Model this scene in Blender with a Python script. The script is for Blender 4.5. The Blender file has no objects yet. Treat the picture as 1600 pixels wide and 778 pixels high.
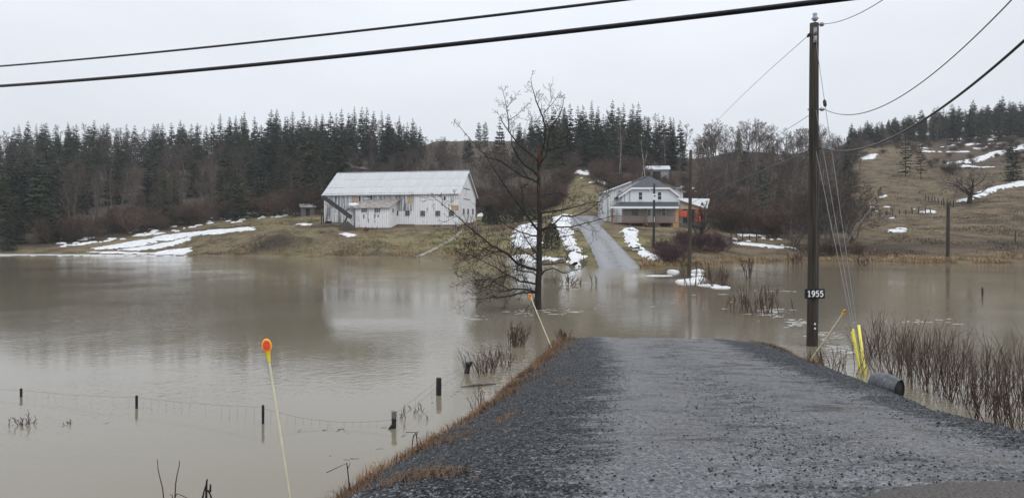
import bpy, bmesh, math, random
import numpy as np
from mathutils import Vector, Matrix, noise

# ------------------------------------------------------------------ camera, sky, sun, exposure
scene = bpy.context.scene
col = scene.collection
F, CH, HY = 1150.0, 3.03, 366.0          # focal length in photo pixels, eye height over the water, horizon row
R = math.radians

cam = bpy.data.objects.new('camera', bpy.data.cameras.new('camera'))
col.objects.link(cam)
cam.location = (0, 0, CH)
cam.rotation_euler = (R(90), 0, 0)
cam.data.sensor_width = 36
cam.data.lens = 36 * F / 1600
cam.data.shift_y = -(389 - HY) / 1600
cam.data.clip_start = 0.05
cam.data.clip_end = 4000
scene.camera = cam

SUN_EL, SUN_AZ = 52.0, 150.0             # high, behind the camera, lost in cloud
world = bpy.data.worlds.new('World'); scene.world = world
world.use_nodes = True
wn, wl = world.node_tree.nodes, world.node_tree.links
wn.clear()
w_out = wn.new('ShaderNodeOutputWorld'); w_bg = wn.new('ShaderNodeBackground')
w_bg.inputs['Strength'].default_value = 0.1
w_sky = wn.new('ShaderNodeTexSky'); w_sky.sky_type = 'NISHITA'; w_sky.sun_disc = False
w_sky.sun_elevation = R(SUN_EL); w_sky.sun_rotation = R(SUN_AZ)
w_sky.air_density = 1.0; w_sky.dust_density = 3.0
w_tc = wn.new('ShaderNodeTexCoord'); w_sep = wn.new('ShaderNodeSeparateXYZ')
wl.new(w_tc.outputs['Generated'], w_sep.inputs[0])
w_clamp = wn.new('ShaderNodeMapRange')   # an overcast sky grows brighter from horizon to zenith
w_clamp.inputs['From Min'].default_value = 0.0; w_clamp.inputs['From Max'].default_value = 1.0
w_clamp.inputs['To Min'].default_value = 1.0; w_clamp.inputs['To Max'].default_value = 2.1
wl.new(w_sep.outputs['Z'], w_clamp.inputs['Value'])
w_noise = wn.new('ShaderNodeTexNoise'); w_noise.inputs['Scale'].default_value = 2.2
w_noise.inputs['Detail'].default_value = 4.0
w_map = wn.new('ShaderNodeMapping'); w_map.inputs['Scale'].default_value = (1, 1, 3.0)
wl.new(w_tc.outputs['Generated'], w_map.inputs['Vector']); wl.new(w_map.outputs[0], w_noise.inputs['Vector'])
w_nr = wn.new('ShaderNodeMapRange')
w_nr.inputs['From Min'].default_value = 0.3; w_nr.inputs['From Max'].default_value = 0.7
w_nr.inputs['To Min'].default_value = 0.93; w_nr.inputs['To Max'].default_value = 1.05
wl.new(w_noise.outputs['Fac'], w_nr.inputs['Value'])
w_mul = wn.new('ShaderNodeMath'); w_mul.operation = 'MULTIPLY'
wl.new(w_clamp.outputs[0], w_mul.inputs[0]); wl.new(w_nr.outputs[0], w_mul.inputs[1])
w_col = wn.new('ShaderNodeMix'); w_col.data_type = 'RGBA'; w_col.blend_type = 'MULTIPLY'
w_col.inputs[0].default_value = 1.0
w_col.inputs[6].default_value = (7.3, 7.62, 8.15, 1)
wl.new(w_mul.outputs[0], w_col.inputs[7])
w_mix = wn.new('ShaderNodeMix'); w_mix.data_type = 'RGBA'; w_mix.inputs[0].default_value = 0.93
wl.new(w_sky.outputs[0], w_mix.inputs[6]); wl.new(w_col.outputs[2], w_mix.inputs[7])
wl.new(w_mix.outputs[2], w_bg.inputs['Color']); wl.new(w_bg.outputs[0], w_out.inputs['Surface'])

sun = bpy.data.objects.new('sun', bpy.data.lights.new('sun', 'SUN'))
col.objects.link(sun)
sun.data.energy = 0.8; sun.data.angle = R(25); sun.data.color = (1.0, 0.97, 0.93)
# the sky's sun stands at azimuth SUN_AZ (clockwise from +Y)
sdir = Vector((math.sin(R(SUN_AZ)) * math.cos(R(SUN_EL)), math.cos(R(SUN_AZ)) * math.cos(R(SUN_EL)), math.sin(R(SUN_EL))))
sun.rotation_euler = (-sdir).to_track_quat('-Z', 'Y').to_euler()

scene.view_settings.view_transform = 'Standard'
scene.view_settings.look = 'None'
scene.view_settings.exposure = 0.0
scene.view_settings.gamma = 1.0
scene.view_settings.use_curve_mapping = False
scene.render.engine = 'CYCLES'
scene.cycles.max_bounces = 6
scene.cycles.diffuse_bounces = 2
scene.cycles.glossy_bounces = 3
scene.cycles.transparent_max_bounces = 8
scene.cycles.volume_bounces = 1
scene.cycles.use_denoising = True

# ------------------------------------------------------------------ helpers
def P(px, py, Y):
    """world point seen at photo pixel (px, py) when it stands Y metres away"""
    return Vector(((px - 800) / F * Y, Y, CH - (py - HY) / F * Y))
def Wp(px, py, z=0.0):
    Y = (CH - z) * F / (py - HY)
    return P(px, py, Y)
def tag(o, label=None, cat=None, group=None, kind=None):
    if label: o['label'] = label
    if cat: o['category'] = cat
    if group: o['group'] = group
    if kind: o['kind'] = kind
    return o
def empty(name, loc=(0, 0, 0), rz=0.0):
    o = bpy.data.objects.new(name, None); col.objects.link(o)
    o.location = loc; o.rotation_euler = (0, 0, rz); o.empty_display_size = 0.2
    return o

class MB:
    """collects geometry for ONE mesh object"""
    def __init__(s): s.v = []; s.f = []; s.m = []
    def add(s, v, f, m=0):
        n = len(s.v); s.v.extend([tuple(p) for p in v])
        for q in f: s.f.append(tuple(i + n for i in q)); s.m.append(m)
    def quad(s, a, b, c, d, m=0): s.add([a, b, c, d], [(0, 1, 2, 3)], m)
    def box(s, x0, x1, y0, y1, z0, z1, m=0):
        s.add([(x0,y0,z0),(x1,y0,z0),(x1,y1,z0),(x0,y1,z0),(x0,y0,z1),(x1,y0,z1),(x1,y1,z1),(x0,y1,z1)],
              [(0,3,2,1),(4,5,6,7),(0,1,5,4),(1,2,6,5),(2,3,7,6),(3,0,4,7)], m)
    def slab(s, pts, off, m=0):
        """polygon pts extruded by vector off"""
        n = len(pts); a = [Vector(p) for p in pts]; b = [p + Vector(off) for p in a]
        f = [tuple(range(n)), tuple(reversed(range(n, 2 * n)))]
        f += [(i, i + n, (i + 1) % n + n, (i + 1) % n) for i in range(n)]
        s.add(a + b, f, m)
    def tube(s, pts, rad, sides=6, m=0, cap=True):
        pts = [Vector(p) for p in pts]; n = len(pts)
        if not hasattr(rad, '__len__'): rad = [rad] * n
        ring = []; base = len(s.v)
        t = (pts[1] - pts[0]).normalized()
        u = t.orthogonal().normalized()
        for i in range(n):
            if i == 0: t = pts[1] - pts[0]
            elif i == n - 1: t = pts[-1] - pts[-2]
            else: t = pts[i + 1] - pts[i - 1]
            t.normalize()
            u = (u - t * u.dot(t))
            u = u.normalized() if u.length > 1e-6 else t.orthogonal().normalized()
            w = t.cross(u)
            for k in range(sides):
                a = 2 * math.pi * k / sides
                s.v.append(tuple(pts[i] + (u * math.cos(a) + w * math.sin(a)) * rad[i]))
        for i in range(n - 1):
            for k in range(sides):
                k2 = (k + 1) % sides
                s.f.append((base + i*sides + k, base + i*sides + k2, base + (i+1)*sides + k2, base + (i+1)*sides + k)); s.m.append(m)
        if cap and sides > 2:
            s.f.append(tuple(base + k for k in reversed(range(sides)))); s.m.append(m)
            s.f.append(tuple(base + (n-1)*sides + k for k in range(sides))); s.m.append(m)
    def mesh(s, name, mats, smooth=False):
        me = bpy.data.meshes.new(name)
        me.from_pydata(s.v, [], s.f)
        if not isinstance(mats, (list, tuple)): mats = [mats]
        for m in mats: me.materials.append(m)
        if len(mats) > 1: me.polygons.foreach_set('material_index', s.m)
        if smooth: me.polygons.foreach_set('use_smooth', [True] * len(s.f))
        me.update()
        return me
    def build(s, name, mats, parent=None, smooth=False):
        o = bpy.data.objects.new(name, s.mesh(name, mats, smooth)); col.objects.link(o)
        if parent is not None: o.parent = parent
        return o

def link(name, me, parent=None, loc=None, rz=None, sc=None):
    o = bpy.data.objects.new(name, me); col.objects.link(o)
    if parent is not None: o.parent = parent
    if loc is not None: o.location = loc
    if rz is not None: o.rotation_euler = (0, 0, rz)
    if sc is not None: o.scale = sc if hasattr(sc, '__len__') else (sc, sc, sc)
    return o

def np_mesh(name, V, Fc, mats, smooth=False):
    """fast mesh from numpy arrays (all faces with the same number of corners)"""
    me = bpy.data.meshes.new(name)
    V = np.asarray(V, np.float32); Fc = np.asarray(Fc, np.int32)
    k = Fc.shape[1]
    me.vertices.add(len(V)); me.vertices.foreach_set('co', V.ravel())
    me.loops.add(Fc.size); me.loops.foreach_set('vertex_index', Fc.ravel())
    me.polygons.add(len(Fc))
    me.polygons.foreach_set('loop_start', np.arange(0, Fc.size, k, dtype=np.int32))
    me.polygons.foreach_set('loop_total', np.full(len(Fc), k, np.int32))
    if smooth: me.polygons.foreach_set('use_smooth', np.ones(len(Fc), bool))
    if not isinstance(mats, (list, tuple)): mats = [mats]
    for m in mats: me.materials.append(m)
    me.update(calc_edges=True); me.validate()
    return me

# ------------------------------------------------------------------ materials
class NT:
    def __init__(s, name):
        s.mat = bpy.data.materials.new(name); s.mat.use_nodes = True
        s.n = s.mat.node_tree.nodes; s.l = s.mat.node_tree.links
        s.b = s.n['Principled BSDF']; s.out = s.n['Material Output']
    def new(s, t, **kw):
        nd = s.n.new(t)
        for k, v in kw.items(): setattr(nd, k, v)
        return nd
    def coord(s, kind='Object', scale=(1, 1, 1), rot=(0, 0, 0)):
        tc = s.new('ShaderNodeTexCoord'); mp = s.new('ShaderNodeMapping')
        mp.inputs['Scale'].default_value = scale; mp.inputs['Rotation'].default_value = rot
        s.l.new(tc.outputs[kind], mp.inputs['Vector']); return mp.outputs[0]
    def noise(s, vec, scale, detail=4.0, rough=0.55, out='Fac', dist=0.0):
        nd = s.new('ShaderNodeTexNoise'); nd.inputs['Scale'].default_value = scale
        nd.inputs['Detail'].default_value = detail; nd.inputs['Roughness'].default_value = rough
        nd.inputs['Distortion'].default_value = dist
        s.l.new(vec, nd.inputs['Vector']); return nd.outputs[out]
    def voro(s, vec, scale, out='Distance', feature='F1'):
        nd = s.new('ShaderNodeTexVoronoi', feature=feature); nd.inputs['Scale'].default_value = scale
        s.l.new(vec, nd.inputs['Vector']); return nd.outputs[out]
    def ramp(s, fac, stops):
        nd = s.new('ShaderNodeValToRGB'); e = nd.color_ramp.elements
        while len(e) < len(stops): e.new(0.5)
        for i, (p, c) in enumerate(stops):
            e[i].position = p; e[i].color = tuple(c) + (1,) if len(c) == 3 else c
        s.l.new(fac, nd.inputs['Fac']); return nd.outputs['Color']
    def rng(s, fac, a, b, c=0.0, d=1.0, smooth=False):
        nd = s.new('ShaderNodeMapRange')
        if smooth: nd.interpolation_type = 'SMOOTHSTEP'
        for k, v in (('From Min', a), ('From Max', b), ('To Min', c), ('To Max', d)): nd.inputs[k].default_value = v
        s.l.new(fac, nd.inputs['Value']); return nd.outputs[0]
    def mix(s, fac, a, b, mode='MIX'):
        nd = s.new('ShaderNodeMix', data_type='RGBA', blend_type=mode)
        for i, v in ((0, fac), (6, a), (7, b)):
            if isinstance(v, (int, float)): nd.inputs[i].default_value = v
            elif isinstance(v, tuple): nd.inputs[i].default_value = v + (1,) if len(v) == 3 else v
            else: s.l.new(v, nd.inputs[i])
        return nd.outputs[2]
    def math(s, op, a, b=0.0):
        nd = s.new('ShaderNodeMath', operation=op)
        for i, v in enumerate((a, b)):
            if isinstance(v, (int, float)): nd.inputs[i].default_value = v
            else: s.l.new(v, nd.inputs[i])
        return nd.outputs[0]
    def attr(s, name):
        nd = s.new('ShaderNodeAttribute'); nd.attribute_name = name; return nd.outputs['Fac']
    def rand(s): return s.new('ShaderNodeObjectInfo').outputs['Random']
    def bump(s, h, strength=0.3, dist=0.02):
        nd = s.new('ShaderNodeBump'); nd.inputs['Strength'].default_value = strength; nd.inputs['Distance'].default_value = dist
        s.l.new(h, nd.inputs['Height']); s.l.new(nd.outputs[0], s.b.inputs['Normal']); return nd
    def set(s, color=None, rough=None, metal=None, spec=None):
        for key, v in (('Base Color', color), ('Roughness', rough), ('Metallic', metal), ('Specular IOR Level', spec)):
            if v is None: continue
            if isinstance(v, (int, float)): s.b.inputs[key].default_value = v
            elif isinstance(v, tuple): s.b.inputs[key].default_value = v + (1,) if len(v) == 3 else v
            else: s.l.new(v, s.b.inputs[key])
        return s.mat

def simple(name, c, rough=0.6, var=0.35, scale=8.0, metal=0.0, spec=0.4, bump=0.0, kind='Object', stretch=(1, 1, 1), obj_var=0.0):
    t = NT(name); v = t.coord(kind, stretch)
    f = t.noise(v, scale, 5.0)
    lo = tuple(x * (1 - var) for x in c); hi = tuple(min(1, x * (1 + var)) for x in c)
    cc = t.ramp(f, [(0.3, lo), (0.7, hi)])
    if obj_var:
        cc = t.mix(1.0, cc, t.ramp(t.rand(), [(0, (1 - obj_var,) * 3), (1, (1 + obj_var,) * 3)]), 'MULTIPLY')
    if bump: t.bump(f, bump, 0.02)
    return t.set(cc, rough, metal, spec)

M = {}
def mat_terrain():
    t = NT('field_grass'); v = t.coord('Object')
    big = t.noise(v, 0.055, 5, 0.6); mid = t.noise(v, 0.32, 8, 0.72); fine = t.noise(v, 4.0, 5, 0.7)
    grass = t.ramp(mid, [(0.30, (0.055, 0.047, 0.024)), (0.42, (0.115, 0.110, 0.040)), (0.50, (0.20, 0.172, 0.078)), (0.58, (0.27, 0.225, 0.12)), (0.70, (0.10, 0.108, 0.034))])
    dead = t.ramp(mid, [(0.30, (0.038, 0.027, 0.020)), (0.42, (0.086, 0.062, 0.040)), (0.50, (0.138, 0.108, 0.066)), (0.58, (0.20, 0.150, 0.095)), (0.70, (0.088, 0.074, 0.040))])
    c = t.mix(t.rng(big, 0.42, 0.58), grass, dead)
    c = t.mix(t.attr('dead'), c, dead)
    soil = t.ramp(fine, [(0.3, (0.035, 0.027, 0.021)), (0.7, (0.075, 0.055, 0.041))])
    soilmask = t.math('MULTIPLY', t.attr('soil'), t.rng(mid, 0.25, 0.5, 0.7, 1.0))
    c = t.mix(soilmask, c, soil)
    c = t.mix(1.0, c, t.ramp(fine, [(0.25, (0.55,) * 3), (0.75, (1.35,) * 3)]), 'MULTIPLY')
    h = t.math('ADD', t.math('MULTIPLY', mid, 2.0), fine)
    t.bump(h, 0.9, 0.25)
    return t.set(c, 0.9, None, 0.15)
M['terrain'] = mat_terrain()

def mat_water():
    t = NT('muddy_flood_water'); v = t.coord('Object')
    vs = t.coord('Object', (1.0, 0.75, 1))
    n1 = t.noise(vs, 5.5, 2.5, 0.5); n2 = t.noise(vs, 1.3, 2, 0.5); n3 = t.noise(vs, 16.0, 2.0, 0.5)
    calm = t.rng(t.noise(v, 0.09, 2, 0.5), 0.38, 0.62, 0.25, 1.0, True)
    h = t.math('ADD', t.math('MULTIPLY', n1, 0.55), t.math('MULTIPLY', n2, 0.6))
    h = t.math('ADD', h, t.math('MULTIPLY', n3, 0.26))
    h = t.math('MULTIPLY', h, calm)
    bp = t.bump(h, 0.38, 0.035)
    c = t.ramp(t.noise(v, 0.06, 3), [(0.3, (0.168, 0.145, 0.103)), (0.7, (0.198, 0.172, 0.126))])
    t.b.inputs['IOR'].default_value = 1.33
    return t.set(c, 0.06, None, 0.5)
M['water'] = mat_water()

def mat_gravel():
    t = NT('wet_gravel'); v = t.coord('Object')
    vo = t.voro(v, 44.0, 'Color'); vd = t.voro(v, 44.0, 'Distance')
    vo2 = t.voro(v, 100.0, 'Color'); fine = t.noise(v, 70.0, 4, 0.7); mid = t.noise(v, 1.7, 5, 0.65)
    streak = t.noise(t.coord('Object', (1.3, 4.5, 1)), 1.6, 5, 0.7)
    g = t.new('ShaderNodeRGBToBW'); t.l.new(vo, g.inputs[0])
    g2 = t.new('ShaderNodeRGBToBW'); t.l.new(vo2, g2.inputs[0])
    st = t.math('ADD', t.math('MULTIPLY', g.outputs[0], 0.6), t.math('MULTIPLY', g2.outputs[0], 0.4))
    c = t.ramp(st, [(0.25, (0.006, 0.007, 0.008)), (0.48, (0.018, 0.020, 0.023)), (0.62, (0.045, 0.048, 0.053)), (0.78, (0.19, 0.195, 0.20))])
    trk = t.math('ADD', t.attr('track'), t.rng(streak, 0.3, 0.7, -0.55, 0.55))
    trk = t.math('ADD', trk, t.rng(mid, 0.35, 0.65, -0.3, 0.3))
    rut = t.math('MULTIPLY', t.attr('rut'), t.rng(mid, 0.3, 0.6, 0.4, 1.0))
    trk = t.math('ADD', t.math('SUBTRACT', trk, 0.22), t.math('MULTIPLY', rut, 0.55))
    trk = t.rng(trk, 0.1, 1.0, 0, 1, True)
    fines = t.ramp(st, [(0.25, (0.028, 0.029, 0.031)), (0.45, (0.068, 0.070, 0.075)), (0.62, (0.108, 0.110, 0.117)), (0.8, (0.20, 0.20, 0.205))])
    c = t.mix(t.math('MULTIPLY', trk, 0.95), c, fines)
    c = t.mix(1.0, c, t.ramp(fine, [(0.3, (0.72,) * 3), (0.7, (1.25,) * 3)]), 'MULTIPLY')
    bank = t.math('ADD', t.attr('bank'), t.rng(mid, 0.3, 0.7, -0.4, 0.4))
    bank = t.rng(bank, 0.35, 0.75, 0, 1, True)
    soil = t.ramp(fine, [(0.3, (0.04, 0.026, 0.016)), (0.7, (0.12, 0.078, 0.043))])
    c = t.mix(bank, c, soil)
    wet = t.rng(t.noise(t.coord('Object', (1.0, 2.6, 1)), 0.8, 5, 0.65), 0.44, 0.60, 0, 1, True)
    r = t.math('SUBTRACT', t.rng(trk, 0, 1, 0.62, 0.38), t.math('MULTIPLY', t.math('MULTIPLY', wet, trk), 0.22))
    h = t.math('ADD', t.math('MULTIPLY', t.math('SUBTRACT', 1.0, vd), 0.8), t.math('MULTIPLY', fine, 0.5))
    b = t.bump(h, 0.8, 0.02)
    t.l.new(t.math('SUBTRACT', t.rng(trk, 0, 1, 1.0, 0.48), t.math('MULTIPLY', t.math('MULTIPLY', wet, trk), 0.40)), b.inputs['Strength'])
    return t.set(c, r, None, t.rng(trk, 0, 1, 0.18, 0.5))
M['gravel'] = mat_gravel()

def mat_lane():
    t = NT('far_driveway_wet'); v = t.coord('Object')
    n = t.noise(v, 0.9, 5, 0.6); f = t.noise(v, 9.0, 4)
    c = t.ramp(n, [(0.3, (0.11, 0.113, 0.12)), (0.6, (0.20, 0.205, 0.215)), (0.8, (0.14, 0.135, 0.125))])
    wear = t.math('MULTIPLY', t.attr('wear'), t.rng(n, 0.35, 0.6, 0.2, 1.0))
    c = t.mix(t.math('MULTIPLY', wear, 0.85), c, (0.05, 0.043, 0.035))
    t.bump(f, 0.4, 0.05)
    return t.set(c, t.rng(n, 0.3, 0.7, 0.22, 0.45), None, 0.5)
M['lane'] = mat_lane()

def mat_snow():
    t = NT('old_snow'); v = t.coord('Object')
    n = t.noise(v, 1.2, 5, 0.6); f = t.noise(v, 7.0, 4, 0.7)
    c = t.ramp(n, [(0.25, (0.46, 0.465, 0.47)), (0.6, (0.70, 0.71, 0.72))])
    c = t.mix(t.rng(f, 0.58, 0.78, 0, 0.75), c, (0.33, 0.29, 0.23))
    t.bump(t.math('ADD', n, t.math('MULTIPLY', f, 0.3)), 0.5, 0.1)
    return t.set(c, 0.7, None, 0.3)
M['snow'] = mat_snow()
M['slush'] = simple('wet_slush', (0.36, 0.355, 0.33), 0.4, 0.2, 5.0)
M['path'] = simple('worn_pale_track', (0.20, 0.185, 0.15), 0.7, 0.5, 0.8)
M['ice'] = simple('grey_ice', (0.50, 0.50, 0.48), 0.35, 0.2, 1.5, bump=0.3)

def mat_barn(name, paint, bare, lo, hi, row=0.0):
    """painted vertical boards, paint weathered off in streaks"""
    t = NT(name); v = t.coord('Object')
    w = t.new('ShaderNodeTexWave', wave_type='BANDS', bands_direction='X'); w.inputs['Scale'].default_value = 1.05
    w.inputs['Distortion'].default_value = 0.4; w.inputs['Detail'].default_value = 1
    vv = t.new('ShaderNodeVectorMath', operation='ADD'); t.l.new(v, vv.inputs[0])
    sep = t.new('ShaderNodeSeparateXYZ'); t.l.new(v, sep.inputs[0])
    cmb = t.new('ShaderNodeCombineXYZ'); t.l.new(t.math('ADD', sep.outputs[0], sep.outputs[1]), cmb.inputs[0]); t.l.new(sep.outputs[2], cmb.inputs[2])
    t.l.new(cmb.outputs[0], w.inputs['Vector'])
    st = t.new('ShaderNodeMapping'); st.inputs['Scale'].default_value = (3.3, 3.3, 0.28); t.l.new(cmb.outputs[0], st.inputs['Vector'])
    streak = t.noise(st.outputs[0], 1.0, 5, 0.6); spot = t.noise(cmb.outputs[0], 2.6, 5, 0.7); big = t.noise(cmb.outputs[0], 0.35, 3)
    f = t.math('ADD', t.math('MULTIPLY', streak, 0.6), t.math('ADD', t.math('MULTIPLY', spot, 0.25), t.math('MULTIPLY', big, 0.25)))
    m = t.rng(f, lo, hi)
    bc = t.ramp(spot, [(0.3, tuple(x * 0.6 for x in bare)), (0.7, tuple(x * 1.35 for x in bare))])
    pc = t.ramp(big, [(0.3, tuple(x * 0.9 for x in paint)), (0.7, paint)])
    c = t.mix(m, pc, bc)
    c = t.mix(t.rng(w.outputs['Fac'], 0.0, 0.14, 0.45, 0.0), c, (0.08, 0.08, 0.085))
    t.bump(w.outputs['Fac'], 0.4, 0.03)
    return t.set(c, 0.8, None, 0.2)
M['barn_white'] = mat_barn('barn_white_boards', (0.84, 0.845, 0.85), (0.22, 0.22, 0.225), 0.60, 0.69)
M['barn_grey'] = mat_barn('barn_weathered_boards', (0.76, 0.78, 0.80), (0.17, 0.172, 0.178), 0.475, 0.61)
M['wing_white'] = mat_barn('wing_white_boards', (0.80, 0.80, 0.80), (0.34, 0.33, 0.32), 0.54, 0.70)

def mat_clap(name, c, pitch=0.15):
    t = NT(name); v = t.coord('Object')
    w = t.new('ShaderNodeTexWave', wave_type='BANDS', bands_direction='Z', wave_profile='SAW'); w.inputs['Scale'].default_value = 0.314 / pitch
    t.l.new(v, w.inputs['Vector'])
    n = t.noise(v, 1.2, 4)
    cc = t.ramp(n, [(0.3, tuple(x * 0.92 for x in c)), (0.7, c)])
    t.bump(w.outputs['Fac'], 0.6, 0.03)
    return t.set(cc, 0.55, None, 0.35)
M['clap'] = mat_clap('white_clapboard', (0.80, 0.83, 0.87))
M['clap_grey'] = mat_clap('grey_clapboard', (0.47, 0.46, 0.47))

def mat_shingle():
    t = NT('dark_shingles'); v = t.coord('Object')
    b = t.new('ShaderNodeTexBrick'); b.inputs['Scale'].default_value = 2.2
    b.inputs['Color1'].default_value = (0.028, 0.030, 0.036, 1); b.inputs['Color2'].default_value = (0.052, 0.056, 0.066, 1); b.inputs['Mortar'].default_value = (0.03, 0.03, 0.035, 1)
    t.l.new(v, b.inputs['Vector']); n = t.noise(v, 6, 5)
    c = t.mix(1.0, b.outputs['Color'], t.ramp(n, [(0.3, (0.7,) * 3), (0.7, (1.35,) * 3)]), 'MULTIPLY')
    t.bump(n, 0.4, 0.02)
    return t.set(c, 0.55, None, 0.4)
M['shingle'] = mat_shingle()

def mat_tin():
    t = NT('tin_roof_sheet'); v = t.coord('Object')
    n = t.noise(v, 0.8, 5, 0.65); f = t.noise(t.coord('Object', (6, 0.4, 0.4)), 1.0, 4)
    c = t.ramp(n, [(0.25, (0.41, 0.42, 0.43)), (0.7, (0.52, 0.53, 0.54))])
    c = t.mix(1.0, c, t.ramp(t.rand(), [(0, (0.955,) * 3), (1, (1.03,) * 3)]), 'MULTIPLY')
    c = t.mix(t.rng(f, 0.64, 0.8, 0, 0.5), c, (0.26, 0.22, 0.19))
    t.bump(n, 0.3, 0.05)
    return t.set(c, 0.5, 0.0, 0.4)
M['tin'] = mat_tin()

def mat_bark(name, c, obj_var=0.25, scale=6.0, stretch=(1, 1, 0.25)):
    return simple(name, c, 0.85, 0.5, scale, spec=0.2, bump=0.7, stretch=stretch, obj_var=obj_var)
M['bark_wet'] = mat_bark('wet_dark_bark', (0.033, 0.029, 0.025), 0.0, 14.0)
M['bark_red'] = mat_bark('torn_red_brown_wood', (0.080, 0.034, 0.021), 0.0, 16.0)
M['bark_grey'] = mat_bark('grey_brown_bark', (0.105, 0.092, 0.08))
M['bark_brown'] = mat_bark('brown_twig_bark', (0.090, 0.070, 0.057))
M['bark_red_twig'] = mat_bark('reddish_twig_bark', (0.090, 0.060, 0.044))
M['bark_purple'] = mat_bark('purple_red_twig_bark', (0.075, 0.040, 0.045))
M['bark_birch'] = simple('white_birch_bark', (0.50, 0.47, 0.44), 0.7, 0.35, 3.0)
M['bark_trunk'] = mat_bark('conifer_bark', (0.07, 0.055, 0.045))
M['red_stem'] = simple('wet_red_stems', (0.058, 0.029, 0.021), 0.45, 0.5, 3.0, obj_var=0.35)

def mat_needle(name, a, b):
    t = NT(name); v = t.coord('Object')
    n = t.noise(v, 1.1, 4)
    c = t.ramp(n, [(0.3, a), (0.7, b)])
    c = t.mix(1.0, c, t.ramp(t.rand(), [(0, (0.65, 0.68, 0.72)), (0.5, (1.0,) * 3), (1, (1.6, 1.45, 1.15))]), 'MULTIPLY')
    return t.set(c, 0.75, None, 0.2)
M['needle'] = mat_needle('spruce_needles', (0.027, 0.040, 0.022), (0.060, 0.078, 0.042))
M['needle_pine'] = mat_needle('pine_needles', (0.035, 0.050, 0.032), (0.070, 0.088, 0.052))
M['cedar'] = mat_needle('cedar_foliage', (0.032, 0.036, 0.020), (0.065, 0.066, 0.034))

M['pole'] = simple('weathered_pole_wood', (0.036, 0.029, 0.021), 0.8, 0.75, 7.0, bump=0.6, stretch=(2.5, 2.5, 0.12))
M['pole_pale'] = simple('pale_pole_wood', (0.050, 0.039, 0.028), 0.8, 0.5, 7.0, bump=0.6, stretch=(2.5, 2.5, 0.12))
M['post'] = simple('wet_black_post_wood', (0.020, 0.018, 0.016), 0.7, 0.5, 18.0, bump=0.5, stretch=(1, 1, 0.3))
M['post_grey'] = simple('lichen_grey_post_wood', (0.14, 0.135, 0.125), 0.8, 0.4, 18.0, bump=0.5)
M['cable'] = simple('black_cable_sheath', (0.012, 0.013, 0.016), 0.4, 0.4, 14.0)
M['wire'] = simple('galvanised_wire', (0.18, 0.185, 0.19), 0.4, 0.2, 20.0, metal=0.6)
M['wire_dark'] = simple('dark_line_wire', (0.075, 0.078, 0.085), 0.5, 0.2, 20.0, metal=0.3)
M['fence_wire'] = simple('rusty_fence_wire', (0.09, 0.075, 0.065), 0.6, 0.3, 30.0)
M['steel'] = simple('dull_steel', (0.32, 0.33, 0.35), 0.45, 0.3, 10.0, metal=0.7)
M['porcelain'] = simple('grey_porcelain', (0.30, 0.33, 0.38), 0.25, 0.2, 10.0)
M['yellow'] = simple('yellow_plastic', (0.78, 0.60, 0.03), 0.4, 0.15, 4.0)
M['yellow_pale'] = simple('pale_yellow_plastic', (0.80, 0.70, 0.12), 0.4, 0.12, 4.0)
M['orange'] = simple('orange_yellow_plastic', (0.80, 0.36, 0.03), 0.4, 0.12, 10.0)
M['red'] = simple('red_orange_reflector', (0.72, 0.055, 0.02), 0.3, 0.15, 30.0)
M['stake'] = simple('cream_fibreglass_rod', (0.62, 0.58, 0.40), 0.5, 0.12, 6.0)
M['black_plate'] = simple('black_sign_plate', (0.008, 0.008, 0.009), 0.4, 0.3, 10.0)
M['white_paint'] = simple('white_paint', (0.80, 0.80, 0.80), 0.5, 0.06, 5.0)
M['trim'] = simple('white_trim', (0.78, 0.79, 0.80), 0.5, 0.05, 2.0)
M['glass'] = simple('dark_window_glass', (0.018, 0.021, 0.025), 0.08, 0.4, 1.0, spec=0.6)
M['frame_grey'] = simple('grey_window_frame', (0.33, 0.34, 0.35), 0.6, 0.2, 3.0)
M['plywood'] = simple('bare_plywood', (0.46, 0.335, 0.205), 0.75, 0.15, 3.0)
M['deck'] = simple('brown_deck_wood', (0.19, 0.100, 0.055), 0.7, 0.3, 4.0)
M['deck_pale'] = simple('tan_porch_wood', (0.40, 0.25, 0.13), 0.7, 0.25, 4.0)
M['deck_grey'] = simple('greyed_railing_wood', (0.22, 0.170, 0.148), 0.75, 0.25, 4.0)
M['dark'] = simple('dark_iron', (0.018, 0.016, 0.016), 0.6, 0.4, 4.0)
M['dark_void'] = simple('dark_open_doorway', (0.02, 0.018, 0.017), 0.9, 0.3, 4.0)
M['stone'] = simple('grey_foundation', (0.20, 0.19, 0.18), 0.85, 0.4, 3.0, bump=0.4)
M['old_roof'] = simple('rusty_lean_to_roof', (0.24, 0.215, 0.20), 0.7, 0.4, 1.6)
M['old_wood'] = simple('old_grey_shed_wood', (0.13, 0.125, 0.125), 0.85, 0.4, 2.5, stretch=(3, 3, 0.3))
M['rust'] = simple('rusty_red_machine_paint', (0.13, 0.035, 0.022), 0.7, 0.5, 5.0)
M['red_wall'] = simple('faded_red_orange_paint', (0.55, 0.095, 0.045), 0.6, 0.25, 1.5)
M['beige'] = simple('beige_gable_boards', (0.45, 0.37, 0.27), 0.7, 0.15, 2.0)
M['mulch'] = simple('dark_manure_pile', (0.045, 0.035, 0.028), 0.95, 0.5, 6.0, bump=0.8)
M['culvert'] = simple('wet_black_plastic_pipe', (0.065, 0.070, 0.080), 0.28, 0.4, 6.0)
M['dry_grass'] = simple('dry_brown_grass', (0.135, 0.075, 0.036), 0.8, 0.65, 2.2)
M['straw'] = simple('pale_dry_straw', (0.27, 0.185, 0.095), 0.8, 0.5, 0.35)
M['tuft_green'] = simple('olive_field_grass', (0.105, 0.112, 0.038), 0.85, 0.4, 0.5)
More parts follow.
